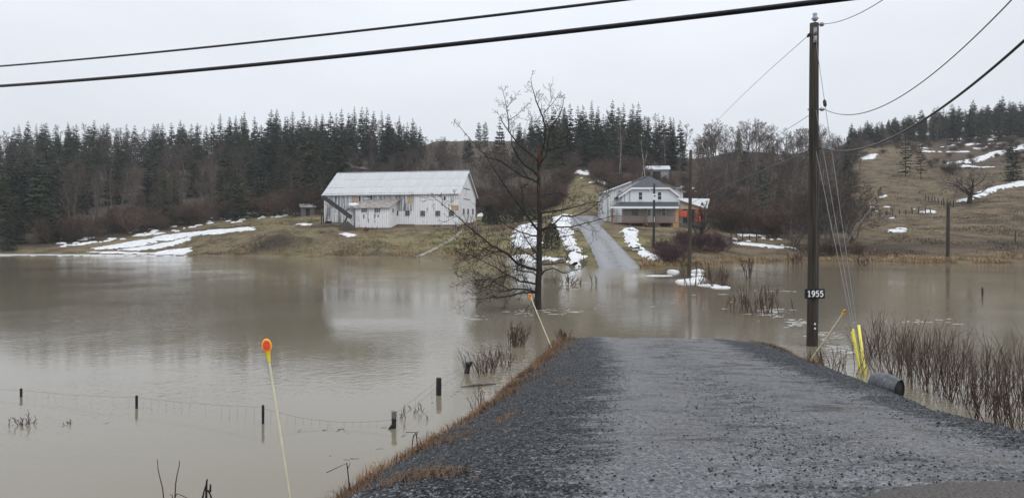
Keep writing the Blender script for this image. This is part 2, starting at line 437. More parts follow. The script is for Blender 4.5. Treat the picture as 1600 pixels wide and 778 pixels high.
M['tuft_dark'] = simple('dark_dead_weeds', (0.062, 0.043, 0.030), 0.85, 0.4, 0.5)
M['weed'] = simple('dead_weed_stalk', (0.10, 0.060, 0.040), 0.7, 0.5, 4.0)
M['asphalt'] = simple('worn_asphalt', (0.070, 0.060, 0.053), 0.6, 0.65, 55.0, bump=1.0)

def mat_stone():
    t = NT('gravel_stones'); v = t.coord('Object')
    g = t.new('ShaderNodeRGBToBW'); t.l.new(t.voro(v, 22.0, 'Color'), g.inputs[0])
    c = t.ramp(g.outputs[0], [(0.15, (0.010, 0.011, 0.013)), (0.5, (0.032, 0.035, 0.040)), (0.75, (0.080, 0.085, 0.094)), (0.92, (0.26, 0.26, 0.265))])
    return t.set(c, 0.5, None, 0.28)
M['stones'] = mat_stone()
# ------------------------------------------------------------------ terrain: valley sides around the flood
COLS = {   # photo column: shore distance, then (distance, photo row) of the ground
 -1500: (112, [(125,383),(180,325),(250,262),(330,235),(450,225)]),
 -300: (112, [(125,383),(180,325),(250,262),(330,235),(450,225)]),
 0:    (110, [(122,383),(180,322),(250,262),(330,238),(450,228)]),
 150:  (108, [(120,384),(130,372),(180,320),(250,258),(330,235),(450,225)]),
 280:  (104, [(114,388),(128,368),(145,352),(190,310),(250,258),(330,232),(450,222)]),
 400:  (102, [(108,384),(118,362),(140,345),(152,339),(200,295),(250,250),(330,228),(450,220)]),
 500:  (98,  [(104,382),(112,361),(119,351),(135,342),(155,328),(200,288),(250,248),(330,228),(450,221)]),
 620:  (97,  [(103,383),(110,363),(117,351),(130,346),(150,325),(200,280),(250,248),(330,228),(450,222)]),
 740:  (96,  [(103,380),(110,362),(118,350),(130,343),(150,322),(200,278),(260,245),(340,224),(450,221)]),
 800:  (88,  [(96,385),(104,365),(112,352),(125,344),(150,322),(200,278),(260,245),(340,224),(450,221)]),
 860:  (74,  [(80,398),(90,375),(102,357),(112,346),(128,338),(150,312),(200,268),(260,238),(340,224),(450,222)]),
 925:  (67,  [(75,400),(85,378),(95,361),(104,349),(115,343),(128,335),(145,305),(165,278),(200,262),(260,238),(340,222),(450,220)]),
 990:  (67,  [(75,402),(85,383),(95,366),(105,355),(116,352),(130,338),(150,312),(180,280),(220,255),(280,235),(360,222),(450,220)]),
 1060: (68,  [(76,403),(86,388),(96,372),(106,357),(118,353),(135,338),(160,305),(200,272),(240,250),(300,232),(380,222),(450,221)]),
 1150: (78,  [(88,397),(98,383),(110,368),(125,355),(150,328),(190,284),(235,240),(300,228),(450,222)]),
 1260: (82,  [(90,397),(100,384),(115,362),(140,338),(180,296),(230,243),(280,226),(350,218),(450,214)]),
 1350: (78,  [(86,400),(100,377),(115,352),(130,336),(160,297),(200,257),(240,230),(280,218),(350,212),(450,210)]),
 1450: (77,  [(86,398),(100,372),(115,350),(130,330),(160,292),(200,255),(240,228),(270,217),(330,210),(450,208)]),
 1600: (77,  [(86,394),(100,366),(115,340),(130,315),(160,278),(200,243),(240,218),(280,206),(330,202),(450,200)]),
 1800: (77,  [(86,392),(100,360),(115,335),(130,310),(160,270),(200,238),(240,214),(280,203),(330,198),(450,196)]),
 3100: (77,  [(86,392),(100,360),(115,335),(130,310),(160,270),(200,238),(240,214),(280,203),(330,198),(450,196)]),
}
YS = np.concatenate([np.arange(24, 60, 6), np.arange(60, 135, 0.75), np.arange(135, 200, 1.6), np.arange(200, 300, 3.0), np.arange(300, 481, 10.0)])
PXS = np.concatenate([np.arange(-1500, -300, 60), np.arange(-300, 1900, 8.0), np.arange(1900, 3101, 60)])
_keys = sorted(COLS)
_prof = []
for k in _keys:
    s, pts = COLS[k]
    ys = [10, s - 20, s - 6, s] + [y for y, _ in pts] + [600]
    zs = [-1.6, -1.5, -0.55, 0.0] + [CH - (r - HY) / F * y for y, r in pts]
    zs.append(zs[-1] + 2)
    _prof.append(np.interp(YS, ys, zs))
_prof = np.array(_prof)                                  # columns x distances
ZG = np.array([np.interp(PXS, _keys, _prof[:, j]) for j in range(len(YS))])   # distances x columns
drop = np.interp(PXS, [-1500, 640, 690, 800, 840, 1300, 1345, 3100], [258, 262, 600, 600, 246, 244, 320, 320])
for j in range(len(PXS)):                                # past the wooded crests the land falls away
    k_ = np.searchsorted(YS, drop[j])
    if k_ < len(YS): ZG[k_:, j] = ZG[k_, j] - (YS[k_:] - YS[k_]) * 0.09
for _ in range(2):                                       # soften the kinks
    ZG[1:-1] = 0.25 * ZG[:-2] + 0.5 * ZG[1:-1] + 0.25 * ZG[2:]
    ZG[:, 1:-1] = 0.25 * ZG[:, :-2] + 0.5 * ZG[:, 1:-1] + 0.25 * ZG[:, 2:]
XX = (PXS[None, :] - 800) / F * YS[:, None]; YY = np.repeat(YS[:, None], len(PXS), 1)
MOUND = P(432, 380, 106)
MG = np.exp(-(((XX - MOUND.x) / 4.3) ** 2 + ((YY - MOUND.y) / 3.0) ** 2))
ZG += 1.75 * MG
for i in range(len(YS)):
    for j in range(len(PXS)):
        x, y = XX[i, j], YY[i, j]
        if y < 58: continue
        a = noise.noise(Vector((x * 0.06, y * 0.06, 3.1))) * 0.35 + noise.noise(Vector((x * 0.3, y * 0.3, 7.7))) * 0.13
        if y > 130: a *= min(3.0, 1 + (y - 130) / 40)
        ZG[i, j] += a * min(1.0, max(0.25, ZG[i, j] / 1.5))
        if MG[i, j] > .15: ZG[i, j] += (noise.noise(Vector((x * .55, y * .55, 1.7))) * .5 + noise.noise(Vector((x * 1.1, y * 1.1, 4.7))) * .22) * min(1, MG[i, j] * 1.6)
def ground(x, y):
    """height of the valley mesh under (x, y)"""
    px = 800 + x / y * F
    i = int(np.searchsorted(YS, y) - 1); i = max(0, min(len(YS) - 2, i))
    j = int(np.searchsorted(PXS, px) - 1); j = max(0, min(len(PXS) - 2, j))
    u = (y - YS[i]) / (YS[i + 1] - YS[i]); w = (px - PXS[j]) / (PXS[j + 1] - PXS[j])
    return float((ZG[i, j] * (1 - w) + ZG[i, j + 1] * w) * (1 - u) + (ZG[i + 1, j] * (1 - w) + ZG[i + 1, j + 1] * w) * u)
def hit(px, py, y0=55.0, y1=420.0):
    """point of the ground seen at a photo pixel"""
    y = y0
    while y < y1:
        p = P(px, py, y)
        if ground(p.x, p.y) >= p.z:
            a, b = y - 0.5, y
            for _ in range(12):
                m = (a + b) / 2; q = P(px, py, m)
                if ground(q.x, q.y) >= q.z: b = m
                else: a = m
            q = P(px, py, b); return Vector((q.x, q.y, ground(q.x, q.y)))
        y += 0.5
    p = P(px, py, y1); return Vector((p.x, p.y, ground(p.x, p.y)))
def onG(px, Y, dz=0.0):
    x = (px - 800) / F * Y
    return Vector((x, Y, ground(x, Y) + dz))

EDGE = ([-1500, 0, 100, 250, 330, 400, 450, 500, 700, 760, 860, 900, 960, 1060, 1150, 1260, 1320, 1345, 1420, 1600, 3100],
        [116, 116, 120, 134, 146, 156, 150, 142, 138, 134, 132, 175, 150, 122, 118, 112, 118, 250, 250, 238, 235])
def forest_edge(px): return float(np.interp(px, *EDGE))
nv = len(PXS)
V = np.stack([XX, YY, ZG], -1).reshape(-1, 3)
idx = np.arange(len(YS) * nv).reshape(len(YS), nv)
Fq = np.stack([idx[:-1, :-1], idx[:-1, 1:], idx[1:, 1:], idx[1:, :-1]], -1).reshape(-1, 4)
me = np_mesh('ground', V, Fq, M['terrain'], True)
PXG = np.repeat(PXS[None, :], len(YS), 0)
fe = np.interp(PXG, *EDGE)
soil = np.clip((YY - fe + 3) / 6, 0, 1) * 0.9
soil = np.maximum(soil, np.clip(1.15 * np.exp(-(((XX - MOUND.x) / 4.6) ** 2 + ((YY - MOUND.y + 1.6) / 2.6) ** 2)), 0, 1))
soil = np.maximum(soil, 0.75 * np.clip((PXG - 1320) / 30, 0, 1) * np.exp(-((YY - 93) / 5.0) ** 2))      # the boggy dark strip of the right field
soil = np.maximum(soil, 0.55 * np.clip((PXG - 1430) / 40, 0, 1) * np.clip((YY - 165) / 20, 0, 1))
dead = np.clip((PXG - 1040) / 60, 0, 1) * 1.0 + np.clip(1 - np.abs(ZG - 0.2) / 0.7, 0, 1) * 0.7
for nm, arr in (('soil', soil), ('dead', np.clip(dead, 0, 1))):
    at = me.attributes.new(nm, 'FLOAT', 'POINT'); at.data.foreach_set('value', arr.ravel().astype(np.float32))
tag(link('ground', me), 'brown and olive valley sides sloping down to the flood', None, None, 'structure')

# ------------------------------------------------------------------ flood water
m = MB(); m.quad((-900, -60, 0), (900, -60, 0), (900, 470, 0), (-900, 470, 0))
tag(m.build('water', M['water']), 'muddy brown flood water filling the valley floor', None, None, 'structure')

# ------------------------------------------------------------------ gravel driveway on its embankment (near)
WL = np.array([(-60,5.6),(-9,5.7),(-4.5,5.8),(-3.2,6.2),(-2.5,7.2),(-2.0,8.6),(-1.4,10.2),(-0.62,12.4),(0.15,15.6),(0.72,18.0),(1.05,20.0),(1.45,21.6),
               (4.0,21.95),(6.0,21.6),(6.8,20.4),(7.05,19.0),(7.0,17.0),(6.8,15.0),(6.85,13.0),(6.9,11.0),(6.9,9.0),(6.95,7.6),(7.6,6.5),(10,6.0),(60,5.8),(60,-9),(-60,-9)], float)
def sdist(poly, X, Y):
    """signed distance to a polygon, positive inside"""
    d = np.full(X.shape, 1e9); ins = np.zeros(X.shape, bool); n = len(poly)
    for i in range(n):
        ax, ay = poly[i]; bx, by = poly[(i + 1) % n]
        ex, ey = bx - ax, by - ay
        t = np.clip(((X - ax) * ex + (Y - ay) * ey) / (ex * ex + ey * ey + 1e-12), 0, 1)
        d = np.minimum(d, np.hypot(X - ax - t * ex, Y - ay - t * ey))
        c = ((ay > Y) != (by > Y)) & (X < (bx - ax) * (Y - ay) / (by - ay + 1e-12) + ax)
        ins ^= c
    return np.where(ins, d, -d)
def vnoise(X, Y, s, seed):
    out = np.empty(X.shape); a = X.ravel(); b = Y.ravel(); o = out.ravel()
    for i in range(len(a)): o[i] = noise.noise(Vector((a[i] * s, b[i] * s, seed)))
    return o.reshape(X.shape)
def crown(X, Y):
    """height of the driveway's running surface"""
    return np.interp(Y, [-60, 4.8, 8, 14, 19, 21.7, 24], [1.45, 1.45, 1.16, 0.62, 0.2, 0.0, -0.22])
NX = np.concatenate([np.linspace(-60, -9, 26)[:-1], np.linspace(-9, 12, 176), np.linspace(12, 60, 26)[1:]])
NY = np.concatenate([np.linspace(-9, 2, 12)[:-1], np.linspace(2, 24, 184)])
GX, GY = np.meshgrid(NX, NY)
DW = sdist(WL, GX, GY) + vnoise(GX, GY, 0.9, 1.3) * 0.18 + vnoise(GX, GY, 3.0, 5.3) * 0.05
CR = crown(GX, GY)
CX = np.interp(GY, [-10, 5, 12, 21], [2.8, 3.0, 3.4, 4.2])               # middle of the lane
CR = CR - 0.012 * np.clip(np.abs(GX - CX) - 1.0, 0, 3) ** 2 * np.clip((GY - 4) / 3, 0, 1)
BK = np.where(DW > 0, DW * 0.52, DW * 0.45)
k = 0.16
hh = np.clip(0.5 + 0.5 * (CR - BK) / k, 0, 1)
NZ = CR * (1 - hh) + BK * hh - k * hh * (1 - hh)                          # smooth minimum
rut = np.exp(-((GX - CX + 0.9) / 0.34) ** 2) + np.exp(-((GX - CX - 0.9) / 0.34) ** 2)
NZ += vnoise(GX, GY, 0.8, 9.0) * 0.03 + vnoise(GX, GY, 4.0, 2.0) * 0.012 - 0.025 * rut
NZ = np.maximum(NZ, -1.2)
def near_z(x, y):
    j = max(0, min(len(NX) - 2, int(np.searchsorted(NX, x) - 1))); i = max(0, min(len(NY) - 2, int(np.searchsorted(NY, y) - 1)))
    u = (y - NY[i]) / (NY[i+1] - NY[i]); w = (x - NX[j]) / (NX[j+1] - NX[j])
    return float((NZ[i, j]*(1-w) + NZ[i, j+1]*w)*(1-u) + (NZ[i+1, j]*(1-w) + NZ[i+1, j+1]*w)*u)
V = np.stack([GX, GY, NZ], -1).reshape(-1, 3)
idx = np.arange(V.shape[0]).reshape(GX.shape)
Fq = np.stack([idx[:-1, :-1], idx[:-1, 1:], idx[1:, 1:], idx[1:, :-1]], -1).reshape(-1, 4)
me = np_mesh('gravel_driveway', V, Fq, M['gravel'], True)
tL = np.interp(GY, [2, 4.4, 12, 19.5, 24], [-.3, .1, 1.45, 2.2, 2.4]); tR = np.interp(GY, [4.8, 6, 10, 16, 20, 24], [5.0, 4.2, 4.65, 5.25, 5.9, 6.1])
track = np.clip((GX - tL + .35) / .9, 0, 1) * np.clip((tR + .15 - GX) / .55, 0, 1)
track = np.maximum(track, np.clip((5.6 - GY) / 1.0, 0, 1) * np.clip((GX - 0.6) / 1.0, 0, 1))
bankm = np.clip(1.0 - DW / np.interp(GY, [5, 12, 21], [.85, .7, .4]), 0, 1) * np.where((GY > 20.6) & (GX > 1.6) & (GX < 6.4), 0.0, 1.0)
rutm = np.exp(-((GX - tL - 0.75) / 0.38) ** 2) + np.exp(-((GX - tR + 1.05) / 0.42) ** 2)
for nm, arr in (('track', track), ('bank', bankm), ('rut', np.clip(rutm, 0, 1))):
    at = me.attributes.new(nm, 'FLOAT', 'POINT'); at.data.foreach_set('value', arr.ravel().astype(np.float32))
tag(link('gravel_driveway', me), 'wet grey gravel driveway running down into the flood', None, None, 'structure')

# the paved road's edge in the corner: a thick slab with a ragged lip
rng = random.Random(4)
top = []
for (px, py) in [(1290,800),(1318,787),(1345,777),(1372,768),(1400,760),(1430,755.5),(1470,753.5),(1510,752.5),(1550,751),(1600,750),(1680,749),(1800,748)]:
    p = Wp(px, py, 1.475); top.append((p.x, p.y))
edge = []
for i in range(len(top) - 1):
    for kk in range(6):
        t = kk / 6; x = top[i][0]*(1-t) + top[i+1][0]*t; y = top[i][1]*(1-t) + top[i+1][1]*t
        edge.append((x + rng.uniform(-.012, .012), y + rng.uniform(-.018, .018)))
edge += [top[-1], (60, top[-1][1]), ]
m = MB(); n = len(edge); va = []
for x, y in edge: va += [(x, y + 0.05, 1.41), (x, y + 0.012, 1.468), (x, y - 0.05, 1.487), (x, min(y - 0.3, -4), 1.50), (x, -8.5, 1.50)]
fa = []
for i in range(n - 1):
    for r in range(4): a = i*5 + r; fa.append((a, a + 5, a + 6, a + 1))
m.add(va, fa)
m.add([(-60, -8.5, 1.502), (edge[0][0], -8.5, 1.502), (edge[0][0], 2.0, 1.502), (-60, 2.0, 1.502)], [(0, 1, 2, 3)])
tag(m.build('road', M['asphalt'], smooth=True), 'worn brown-grey asphalt edge of the main road', None, None, 'structure')

# loose stones: too many to count, one object
rs = np.random.RandomState(11)
N = 150000
sy = 4.0 + 15.5 * rs.rand(N) ** 1.6; sx = rs.uniform(-3, 8, N)
ii = np.clip(np.searchsorted(NY, sy) - 1, 0, len(NY) - 2); jj = np.clip(np.searchsorted(NX, sx) - 1, 0, len(NX) - 2)
ok = (DW[ii, jj] > 0.15) & (NZ[ii, jj] > 0.02)
tr = track[ii, jj]; bk = bankm[ii, jj]
ok &= rs.rand(N) > np.clip(tr * .74 + rutm[ii, jj] * .35, 0, 0.96)
ok &= rs.rand(N) > bk * 0.6
roadx = np.interp(sx, [e[0] for e in edge], [e[1] for e in edge])
ok &= ~((sx > edge[0][0]) & (sy < roadx + 0.06))
sx, sy = sx[ok], sy[ok]; n = len(sx)
wu = (sy - NY[ii[ok]]) / (NY[ii[ok] + 1] - NY[ii[ok]]); ww = (sx - NX[jj[ok]]) / (NX[jj[ok] + 1] - NX[jj[ok]])
i0, j0 = ii[ok], jj[ok]
sz = (NZ[i0, j0]*(1-ww) + NZ[i0, j0+1]*ww)*(1-wu) + (NZ[i0+1, j0]*(1-ww) + NZ[i0+1, j0+1]*ww)*wu
r = (0.0038 + 0.0085 * rs.rand(n) ** 2.0 + (rs.rand(n) > 0.992) * 0.009)
base = np.array([(1,0,0),(0,1,0),(-1,0,0),(0,-1,0),(0,0,0.75),(0,0,-0.6)], float)
ang = rs.rand(n) * 6.28; ca, sa = np.cos(ang), np.sin(ang)
pv = base[None] * rs.uniform(0.6, 1.35, (n, 6, 1)) + rs.uniform(-.22, .22, (n, 6, 3))
x = pv[..., 0] * ca[:, None] - pv[..., 1] * sa[:, None]; y = pv[..., 0] * sa[:, None] + pv[..., 1] * ca[:, None]
pv = np.stack([x, y, pv[..., 2] * 0.8], -1) * r[:, None, None] + np.stack([sx, sy, sz + r * 0.3], -1)[:, None, :]
tri = np.array([(0,1,4),(1,2,4),(2,3,4),(3,0,4),(1,0,5),(2,1,5),(3,2,5),(0,3,5)])
me = np_mesh('gravel', pv.reshape(-1, 3), (tri[None] + 6 * np.arange(n)[:, None, None]).reshape(-1, 3), M['stones'])
tag(link('gravel', me), 'loose wet grey stones scattered over the driveway', 'gravel', None, 'stuff')

# ------------------------------------------------------------------ far driveway climbing out of the water to the house
Lr = [(936,428),(934,419),(927,400),(920,385),(910,367),(903,356),(898,350),(893,345),(880,341)]
Rr = [(1010,428),(1003,418),(985,400),(972,386),(957,370),(946,359),(938,352),(934,346.5),(930,341.5)]
m = MB(); rows = []; wears = []
for i in range(len(Lr) - 1):
    for kk in range(6):
        t = kk / 6
        a = hit(Lr[i][0]*(1-t) + Lr[i+1][0]*t, Lr[i][1]*(1-t) + Lr[i+1][1]*t) if Lr[i][1] < 419.5 else Wp(Lr[i][0]*(1-t)+Lr[i+1][0]*t, Lr[i][1]*(1-t)+Lr[i+1][1]*t)
        b = hit(Rr[i][0]*(1-t) + Rr[i+1][0]*t, Rr[i][1]*(1-t) + Rr[i+1][1]*t) if Rr[i][1] < 419.5 else Wp(Rr[i][0]*(1-t)+Rr[i+1][0]*t, Rr[i][1]*(1-t)+Rr[i+1][1]*t)
        row = []
        for q in range(13):
            s = q / 12; jx = (noise.noise(Vector((a.y * 0.7, s * 3, 1))) * 0.25) if q in (0, 12) else 0
            x = a.x*(1-s) + b.x*s + jx; y = a.y*(1-s) + b.y*s
            e = min(s, 1 - s)
            zc = ground(x, y) + 0.06 + 0.10 * min(1, e * 8) if y > 66 else -0.12 + (y - 60) * 0.02
            if q in (0, 12): zc -= 0.14
            row.append((x, y, zc)); wears.append(math.exp(-((s - 0.5 - .05 * math.sin(a.y * .25)) / 0.10) ** 2) + 0.6 * math.exp(-((s - 0.95) / 0.05) ** 2) + 0.6 * math.exp(-((s - 0.05) / 0.05) ** 2))
        rows.append(row)
for row in rows: m.v.extend(row)
for i in range(len(rows) - 1):
    for q in range(12): a = i*13 + q; m.f.append((a, a + 1, a + 14, a + 13)); m.m.append(0)
o = m.build('driveway', M['lane'], smooth=True)
at = o.data.attributes.new('wear', 'FLOAT', 'POINT'); at.data.foreach_set('value', wears)
tag(o, 'wet grey driveway climbing from the flood to the white house', None, None, 'structure')

# narrow gravel footpath below the barn
m = MB(); rows = []
for (px, py, w) in [(648,402,5),(660,398,4.5),(675,391,4.5),(688,384,4),(700,378,3.5),(711,370,3),(720,362,2.5)]:
    a = hit(px - w, py); b = hit(px + w, py)
    rows.append([(a.x, a.y, a.z + 0.03), ((a.x+b.x)/2, (a.y+b.y)/2, ground((a.x+b.x)/2, (a.y+b.y)/2) + 0.09), (b.x, b.y, b.z + 0.03)])
for r_ in rows: m.v.extend(r_)
for i in range(len(rows) - 1):
    for q in range(2): a = i*3 + q; m.f.append((a, a+1, a+4, a+3)); m.m.append(0)
o = m.build('path', M['path'], smooth=True); tag(o, 'pale worn track below the barn', None, None, 'structure')

# ------------------------------------------------------------------ snow and ice
def drape(name, pts, thick=0.16, cell=0.3, seed=0, mat='snow', water=False):
    """a patch of snow lying on the ground inside a photo-traced outline"""
    w = [(Wp(*p) if water else hit(*p)) for p in pts]
    poly = np.array([(p.x, p.y) for p in w])
    x0, y0 = poly.min(0) - 0.6; x1, y1 = poly.max(0) + 0.6
    cell = max(cell, min(0.9, math.sqrt((x1-x0)*(y1-y0) / 9000)))
    xs = np.arange(x0, x1, cell); ys = np.arange(y0, y1, cell)
    X, Y = np.meshgrid(xs, ys)
    sd = sdist(poly, X, Y)
    sz = min(1.0, 0.25 * math.sqrt(abs(0.5 * np.sum(poly[:,0]*np.roll(poly[:,1],-1) - poly[:,1]*np.roll(poly[:,0],-1)))))
    sd = sd + vnoise(X, Y, 0.55, seed + 0.5) * 0.6 * sz + vnoise(X, Y, 1.7, seed + 3.5) * 0.5 * sz
    sd = sd - np.clip(vnoise(X, Y, 0.8, seed + 9.5) - 0.30, 0, 1) * 3.5 * sz * (0 if water else 1)
    keep = (sd > -cell * 0.6)
    idx = -np.ones(X.shape, int); vs = []; fs = []
    for i in range(X.shape[0] - 1):
        for j in range(X.shape[1] - 1):
            if keep[i, j] and keep[i+1, j] and keep[i, j+1] and keep[i+1, j+1]:
                q = []
                for a, b in ((i, j), (i, j+1), (i+1, j+1), (i+1, j)):
                    if idx[a, b] < 0:
                        idx[a, b] = len(vs); s = sd[a, b]
                        hgt = thick * (1 - math.exp(-max(0, s) * 2.2)) + 0.02 if s > 0 else -0.06
                        gz = 0.0 if water else ground(X[a, b], Y[a, b])
                        vs.append((X[a, b], Y[a, b], gz + hgt + (0.03 * noise.noise(Vector((X[a, b] * 1.3, Y[a, b] * 1.3, 5))) if s > 0.3 else 0)))
                    q.append(idx[a, b])
                fs.append(tuple(q))
    if not fs: return None
    m = MB(); m.add(vs, fs)
    return m.build(name, M[mat], smooth=True)
SNOW = [
 ('long white snow streak lying up the grass slope at the forest foot', [(140,388),(200,378),(260,366),(330,359),(398,354),(402,361),(340,366),(290,371),(250,378),(200,387),(150,391)], .12),
 ('snow tongue reaching the water below the long streak', [(225,397),(265,390),(312,384),(300,391),(285,399)], .12),
 ('forked snow strip under the long streak on the left slope', [(176,391),(232,384),(262,378),(300,369),(296,375),(262,386),(215,393)], .1),
 ('small oval snow patch on the grass below the barn conveyor', [(530,366),(540,363),(556,366),(560,369),(545,370.5)], .15),
 ('thin snow strip beside the far end of the barn', [(459,351),(475,349.5),(489,349.5),(487,352),(470,353)], .12),
 ('snow sliver against the barn gable end', [(744,336),(751,333.5),(759,334),(758,338),(745,338.5)], .3),
 ('broad snow patch behind the bare tree trunk', [(800,362),(806,354),(838,348),(846,352),(846,384),(820,391),(800,384)], .2),
 ('low snow band along the shore behind the bare tree', [(792,403),(810,397),(850,399),(886,404),(884,410),(836,411)], .15),
 ('winding snow bank along the driveway verge', [(864,340),(880,335.5),(893,337),(890,350),(893,365),(905,385),(911,404),(906,417),(889,420),(889,400),(881,378),(868,360),(862,349)], .3),
 ('curved snow drift on the lawn before the porch', [(962,362),(974,357.5),(988,357),(996,361),(992,368),(997,380),(1012,394),(1035,411),(1018,409),(998,398),(984,384),(974,373),(978,366),(966,364)], .3),
 ('long thin snow strip right of the orange shed', [(1133,378),(1170,380),(1215,384),(1248,389),(1225,388.5),(1180,384.5),(1140,381.5)], .2),
 ('short snow strip on the bank above the longer one', [(1150,366),(1185,367.5),(1198,370),(1155,370)], .2),
 ('bright snow patch low in the right field', [(1384,360),(1400,357),(1420,357),(1414,363),(1388,363.5)], .2),
 ('snow patch behind the row of field fence posts', [(1437,331),(1448,328),(1463,330),(1460,333.5),(1440,333.5)], .2),
 ('small slanted snow patch on the hill beside the willow', [(1370,309),(1386,303.5),(1387,306.5),(1375,311)], .2),
 ('long white snow drift behind the spreading field tree', [(1490,318),(1520,307),(1545,294),(1604,282),(1604,290),(1560,298),(1535,308),(1508,317)], .35),
 ('diagonal snow band high on the right hill', [(1478,255),(1530,246),(1570,235),(1604,225),(1604,231),(1575,241),(1540,250),(1495,258)], .35),
 ('flat snow streak below the diagonal band on the hill', [(1483,258),(1520,260),(1562,261.5),(1520,264),(1490,262.5)], .3),
 ('twin snow patches on the brown knoll left of the spruces', [(1344,246),(1356,242),(1370,241),(1368,249),(1348,250)], .3),
 ('broken snow beside the track on the hill behind the house', [(896,270),(905,266),(920,270),(920,275),(908,273)], .3),
 ('thin snow line on the hill track above the house', [(928,280),(945,278),(962,278.5),(960,281.5),(935,282.5)], .3),
 ('pair of snow dabs on the grassy hill left of the house', [(931,283),(940,284),(957,288),(953,291),(940,288)], .3),
]
for i, (lab, pts, th) in enumerate(SNOW):
    o = drape('snow_patch', pts, th, 0.3, i * 7.0)
    if o: tag(o, lab, 'snow', 'old snow patches on the slopes', 'stuff')
# scraps of snow on the forest floor and on the hill top: nobody could count them
m = MB(); rng = random.Random(8)
def scrap(px, py, w, asp=0.45):
    c = hit(px, py)
    n = 9; a0 = rng.random() * 6; ring = []
    for kk in range(n):
        a = a0 + kk / n * 6.283; rr = w * rng.uniform(0.5, 1.2)
        x, y = c.x + rr * math.cos(a), c.y + rr * asp * 2 * math.sin(a)
        ring.append((x, y, ground(x, y) - 0.03))
    top = [(c.x + (p[0]-c.x)*0.6, c.y + (p[1]-c.y)*0.6, ground(c.x + (p[0]-c.x)*0.6, c.y + (p[1]-c.y)*0.6) + 0.16) for p in ring]
    m.add(ring + top + [(c.x, c.y, ground(c.x, c.y) + 0.2)], [(q, (q+1) % n, n + (q+1) % n, n + q) for q in range(n)] + [(n + q, n + (q+1) % n, 2*n) for q in range(n)])
for _ in range(70):
    px = rng.uniform(90, 470); scrap(px, float(np.interp(px, [90, 250, 330, 400, 470], [388, 366, 353, 343, 336])) - abs(rng.gauss(0, 5)) , rng.uniform(0.3, 1.0))
for _ in range(60):
    px = rng.uniform(1440, 1640); scrap(px, rng.uniform(209, 240) - (px - 1440) * 0.03, rng.uniform(0.6, 2.6), 0.6)
for _ in range(14): scrap(rng.uniform(1040, 1130), rng.uniform(292, 300), rng.uniform(0.3, 0.9))
for _ in range(10): scrap(rng.uniform(905, 1010), rng.uniform(262, 285), rng.uniform(0.4, 1.0))
for _ in range(12): scrap(rng.uniform(1340, 1480), rng.uniform(318, 349), rng.uniform(0.2, 0.7))
for _ in range(10): scrap(rng.uniform(1120, 1250), rng.uniform(372, 384), rng.uniform(0.2, 0.5))
tag(m.build('snow', M['snow'], smooth=True), 'scattered scraps of old snow among trees and on the hilltop', 'snow', None, 'stuff')
o = drape('ice_sheet', [(-260,398),(-100,397.3),(60,397.2),(180,397.5),(250,398),(300,399.5),(240,400.5),(120,400.2),(0,400),(-260,401)], 0.05, 0.4, 3.0, 'ice', True)
tag(o, 'pale ice sheet along the far left shore', 'ice', None, 'stuff')
o = drape('ice_sheet', [(130,393),(190,393),(260,396),(285,398),(200,397),(150,396)], 0.06, 0.3, 5.0, 'snow')
if o: tag(o, 'snowy shore ice at the end of the long snow streak', 'ice', None, 'stuff')
def floe(px, py, w, d, h, lab):
    c = Wp(px, py); n = 22; rr = random.Random(int(px)); mm = MB(); R_ = []
    ph = rr.random() * 9
    for (k_, zz) in ((1.06, -.06), (1.0, .35), (.82, .85), (.45, 1.0)):
        ring = []
        for kk in range(n):
            a = kk / n * 6.283; s = 1 + .34 * noise.noise(Vector((math.cos(a) * 1.6 + ph, math.sin(a) * 1.6, ph))) + .12 * noise.noise(Vector((math.cos(a) * 5, math.sin(a) * 5, ph)))
            x, y = w * s * k_ * math.cos(a), d * s * k_ * math.sin(a)
            ring.append((c.x + x, c.y + y, -.06 if zz < 0 else h * (zz + .45 * noise.noise(Vector((x * 2.2, y * 2.2, ph)))) + .01))
        R_ += ring
    mm.add(R_ + [(c.x, c.y, h)], [(i*n + q, i*n + (q+1) % n, (i+1)*n + (q+1) % n, (i+1)*n + q) for i in range(3) for q in range(n)] + [(3*n + q, 3*n + (q+1) % n, 4*n) for q in range(n)])
    tag(mm.build('ice_floe', M['snow'], smooth=True), lab, 'ice', 'ice floes round the slim pole')
floe(1075, 440.5, .78, .9, .16, 'largest white ice floe in the water before the slim pole')
floe(1091, 436, .5, .8, .12, 'ice floe touching the right foot of the slim pole')
floe(1091, 424.5, .55, .7, .17, 'ice floe highest behind the slim pole')
floe(1087, 429.5, .55, .55, .08, 'thin ice floe just behind the slim pole')
floe(1052, 425, .42, .6, .16, 'lumpy ice floe below the purple bushes')
floe(1029, 431, .85, .4, .04, 'flat ice strip floating left of the slim pole')
floe(1108, 446, .62, .6, .05, 'grey ice strip under the brush right of the slim pole')
floe(1125, 449, .5, .5, .06, 'small ice scrap at the tip of the brush clump')
